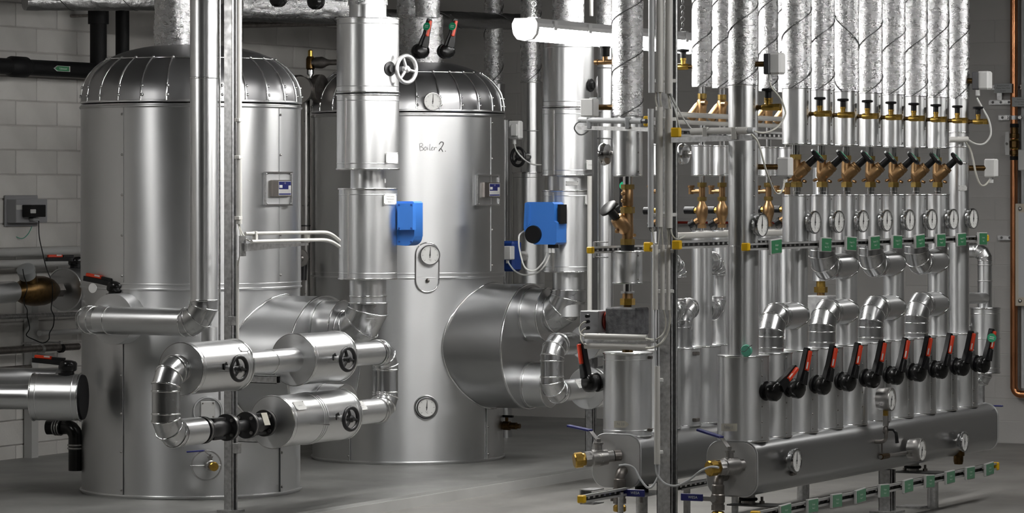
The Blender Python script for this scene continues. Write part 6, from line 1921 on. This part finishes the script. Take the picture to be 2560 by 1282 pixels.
o = MB().lathe(P(2396, 1160, 16.45), ZD, [(0, .02), (.015, .024), (.04, .024), (.041, .03), (.085, .03)], 18).build('drain_plug', 'bronze_dark', angle=30); tag(o, 'brown drain plug under the far end of the right manifold', 'plug')
# ================================================================ end wall on the right: copper pipe, rails, signs, board
yW = YW - .06
def wy(px, py, off=.06): return ony(px, py, YW - off)
t = thing('copper_pipe', 'reddish copper pipe bending right at the bottom of the end wall', 'pipe', wy(2535, 1005))
a = wy(2535, -60); b = wy(2535, 985)
e = elbow_pts(Vector((b.x, b.y, b.z)), -ZD, XD, .045, 6)
MB().tube([a] + e + [e[-1] + XD * .4], S(9.5, depth(b)), 24).build('pipe', 'copper', t, angle=30)
d = depth(wy(2535, 350))
t = thing('ball_valve', 'brass ball valve with a pale flat handle in the copper pipe', 'valve', wy(2535, 392))
c = wy(2536, 320)
z0 = wy(2536, 400).z
H = zs(310, d) - zs(400, d)
MB().lathe(Vector((c.x, c.y, z0)), ZD, [(0, S(10, d)), (.03, S(10, d)), (.032, S(12, d)), (.055, S(12, d)), (.06, S(8, d)), (.075, S(13, d)), (.11, S(13, d)), (.125, S(8, d)), (.13, S(12, d)), (.155, S(12, d)), (.157, S(10, d)), (H, S(10, d))], 22).build('body', 'bronze_dark', t, angle=30)
MB().lathe(Vector((c.x, c.y, z0 + .06)), ZD, [(0, S(9, d)), (.015, S(12.5, d)), (.05, S(12.5, d)), (.065, S(9, d))], 22).build('ball_body', 'brass', t, angle=30)
for z in (.0, H - .02): MB().lathe(Vector((c.x, c.y, z0 + z)), ZD, [(0, S(11, d)), (.022, S(11, d))], 20).build('collar', 'black_rubber', t)
MB().prism([(-.010, -.065), (-.013, 0), (-.008, .07), (.012, .07), (.014, -.065)], Vector((c.x - S(12, d), c.y - .05, z0 + .095)), XD, ZD, YD * .008).build('handle', 'sign_edge', t)
MB().ball(Vector((c.x - S(12, d), c.y - .052, z0 + .095)), .008, n=10, m=6).build('screw', 'steel', t, angle=60)
def wall_rail(x0, x1, py, h, label):
    a, b = wy(x0, py, .03), wy(x1, py, .03)
    t = thing('wall_rail', label, 'rail', Vector((a.x, YW, a.z)), 'slotted rails on the end wall')
    hh = S(h, depth(a))
    MB().box(Vector(((a.x + b.x) / 2, YW - .03, a.z)), b.x - a.x, .002, hh).build('web', 'galvanised', t)
    for s in (-1, 1): MB().box(Vector(((a.x + b.x) / 2, YW - .016, a.z + s * hh / 2)), b.x - a.x, .03, .003).build('flange', 'galvanised', t)
    for k in range(int((b.x - a.x) / .05)):
        MB().lathe(Vector((a.x + .025 + .05 * k, YW - .0312, a.z)), -YD, [(0, .008), (.0008, .008)], 12).build('slot', 'galvanised_dark', t)
wall_rail(2478, 2640, 219, 11, 'uppermost slotted rail on the end wall behind the copper pipe')
wall_rail(2472, 2640, 256, 11, 'second slotted rail on the end wall behind the copper pipe')
wall_rail(2496, 2640, 294, 12, 'third slotted rail on the end wall, with the pipe clamp')
wall_rail(2494, 2640, 594, 11, 'short slotted rail on the end wall left of the framed board')
c = wy(2535, 294); t = thing('pipe_clamp', 'metal clamp around the copper pipe on the third rail', 'clamp', c)
MB().lathe(c - ZD * .012, ZD, [(0, S(11.5, d)), (.024, S(11.5, d))], 24).build('ring', 'galvanised', t)
for s in (-1, 1): MB().lathe(c + XD * s * S(18, d) - YD * .01, -YD, [(0, .011), (.01, .011)], 6).build('nut', 'steel', t)
o = MB().box(wy(2500, 238, .02), .03, .02, .06).build('rail_link', 'galvanised'); tag(o, 'short upright link between the two upper wall rails', 'bracket')
def wall_sign(x0, x1, y0, y1, lines, label):
    a, b = wy(x0, y0, .1), wy(x1, y1, .1)
    W, H = b.x - a.x, a.z - b.z
    c = Vector(((a.x + b.x) / 2, YW - .1, (a.z + b.z) / 2))
    t = thing('sign_plate', label, 'sign', c - ZD * H / 2)
    MB().rbox(c, W, .005, H, .001).build('plate', 'grey_plastic', t)
    for i, tx in enumerate(lines): lettering(tx, H * .2, c - YD * .0032 + ZD * H * (.27 - .27 * i), XD, ZD, 'ink', t)
wall_sign(2486, 2530, 209, 232, ['Einspeisung Kalt', 'Wasser Haus West', 'Gruppe'], 'grey sign with three dark lines left of the copper pipe')
wall_sign(2530, 2576, 243, 266, ['Kaltwasser', 'Wasser Haus Ost', 'Gruppe'], 'grey sign with dark lines over the copper pipe')
# framed board
t = thing('framed_board', 'framed glazed board with screws at the right edge', 'board', wy(2600, 768, .05))
a, b = wy(2532, 509, .14), wy(2700, 768, .14)
W, H = b.x - a.x, a.z - b.z
c = Vector(((a.x + b.x) / 2, YW - .09, (a.z + b.z) / 2))
MB().rbox(c, W, .02, H, .003).build('frame', 'board_frame', t)
MB().box(c - YD * .0115, W - .04, .003, H - .1).build('sheet', 'sign_edge', t)
MB().box(c - YD * .0135, W - .055, .002, H - .115).build('panel', 'board_paper', t)
for s in (-1, 1): MB().ball(Vector((a.x + .03, c.y - .012, c.z + s * (H / 2 - .03))), .012, .006, .012, n=12, m=6).build('screw', 'steel', t, angle=60)
o = MB().rbox(wy(2560, 400, .2), .06, .04, .12, .004).build('flat_lever', 'sign_edge'); tag(o, 'pale flat handle cut by the right edge of the picture', 'handle')
o = MB().cyl(wy(2558, 1100 - 130, .04), wy(2558, -60, .04), .012, 14).build('wall_conduit', 'conduit_grey'); tag(o, 'thin grey conduit on the end wall at the right edge', 'conduit')
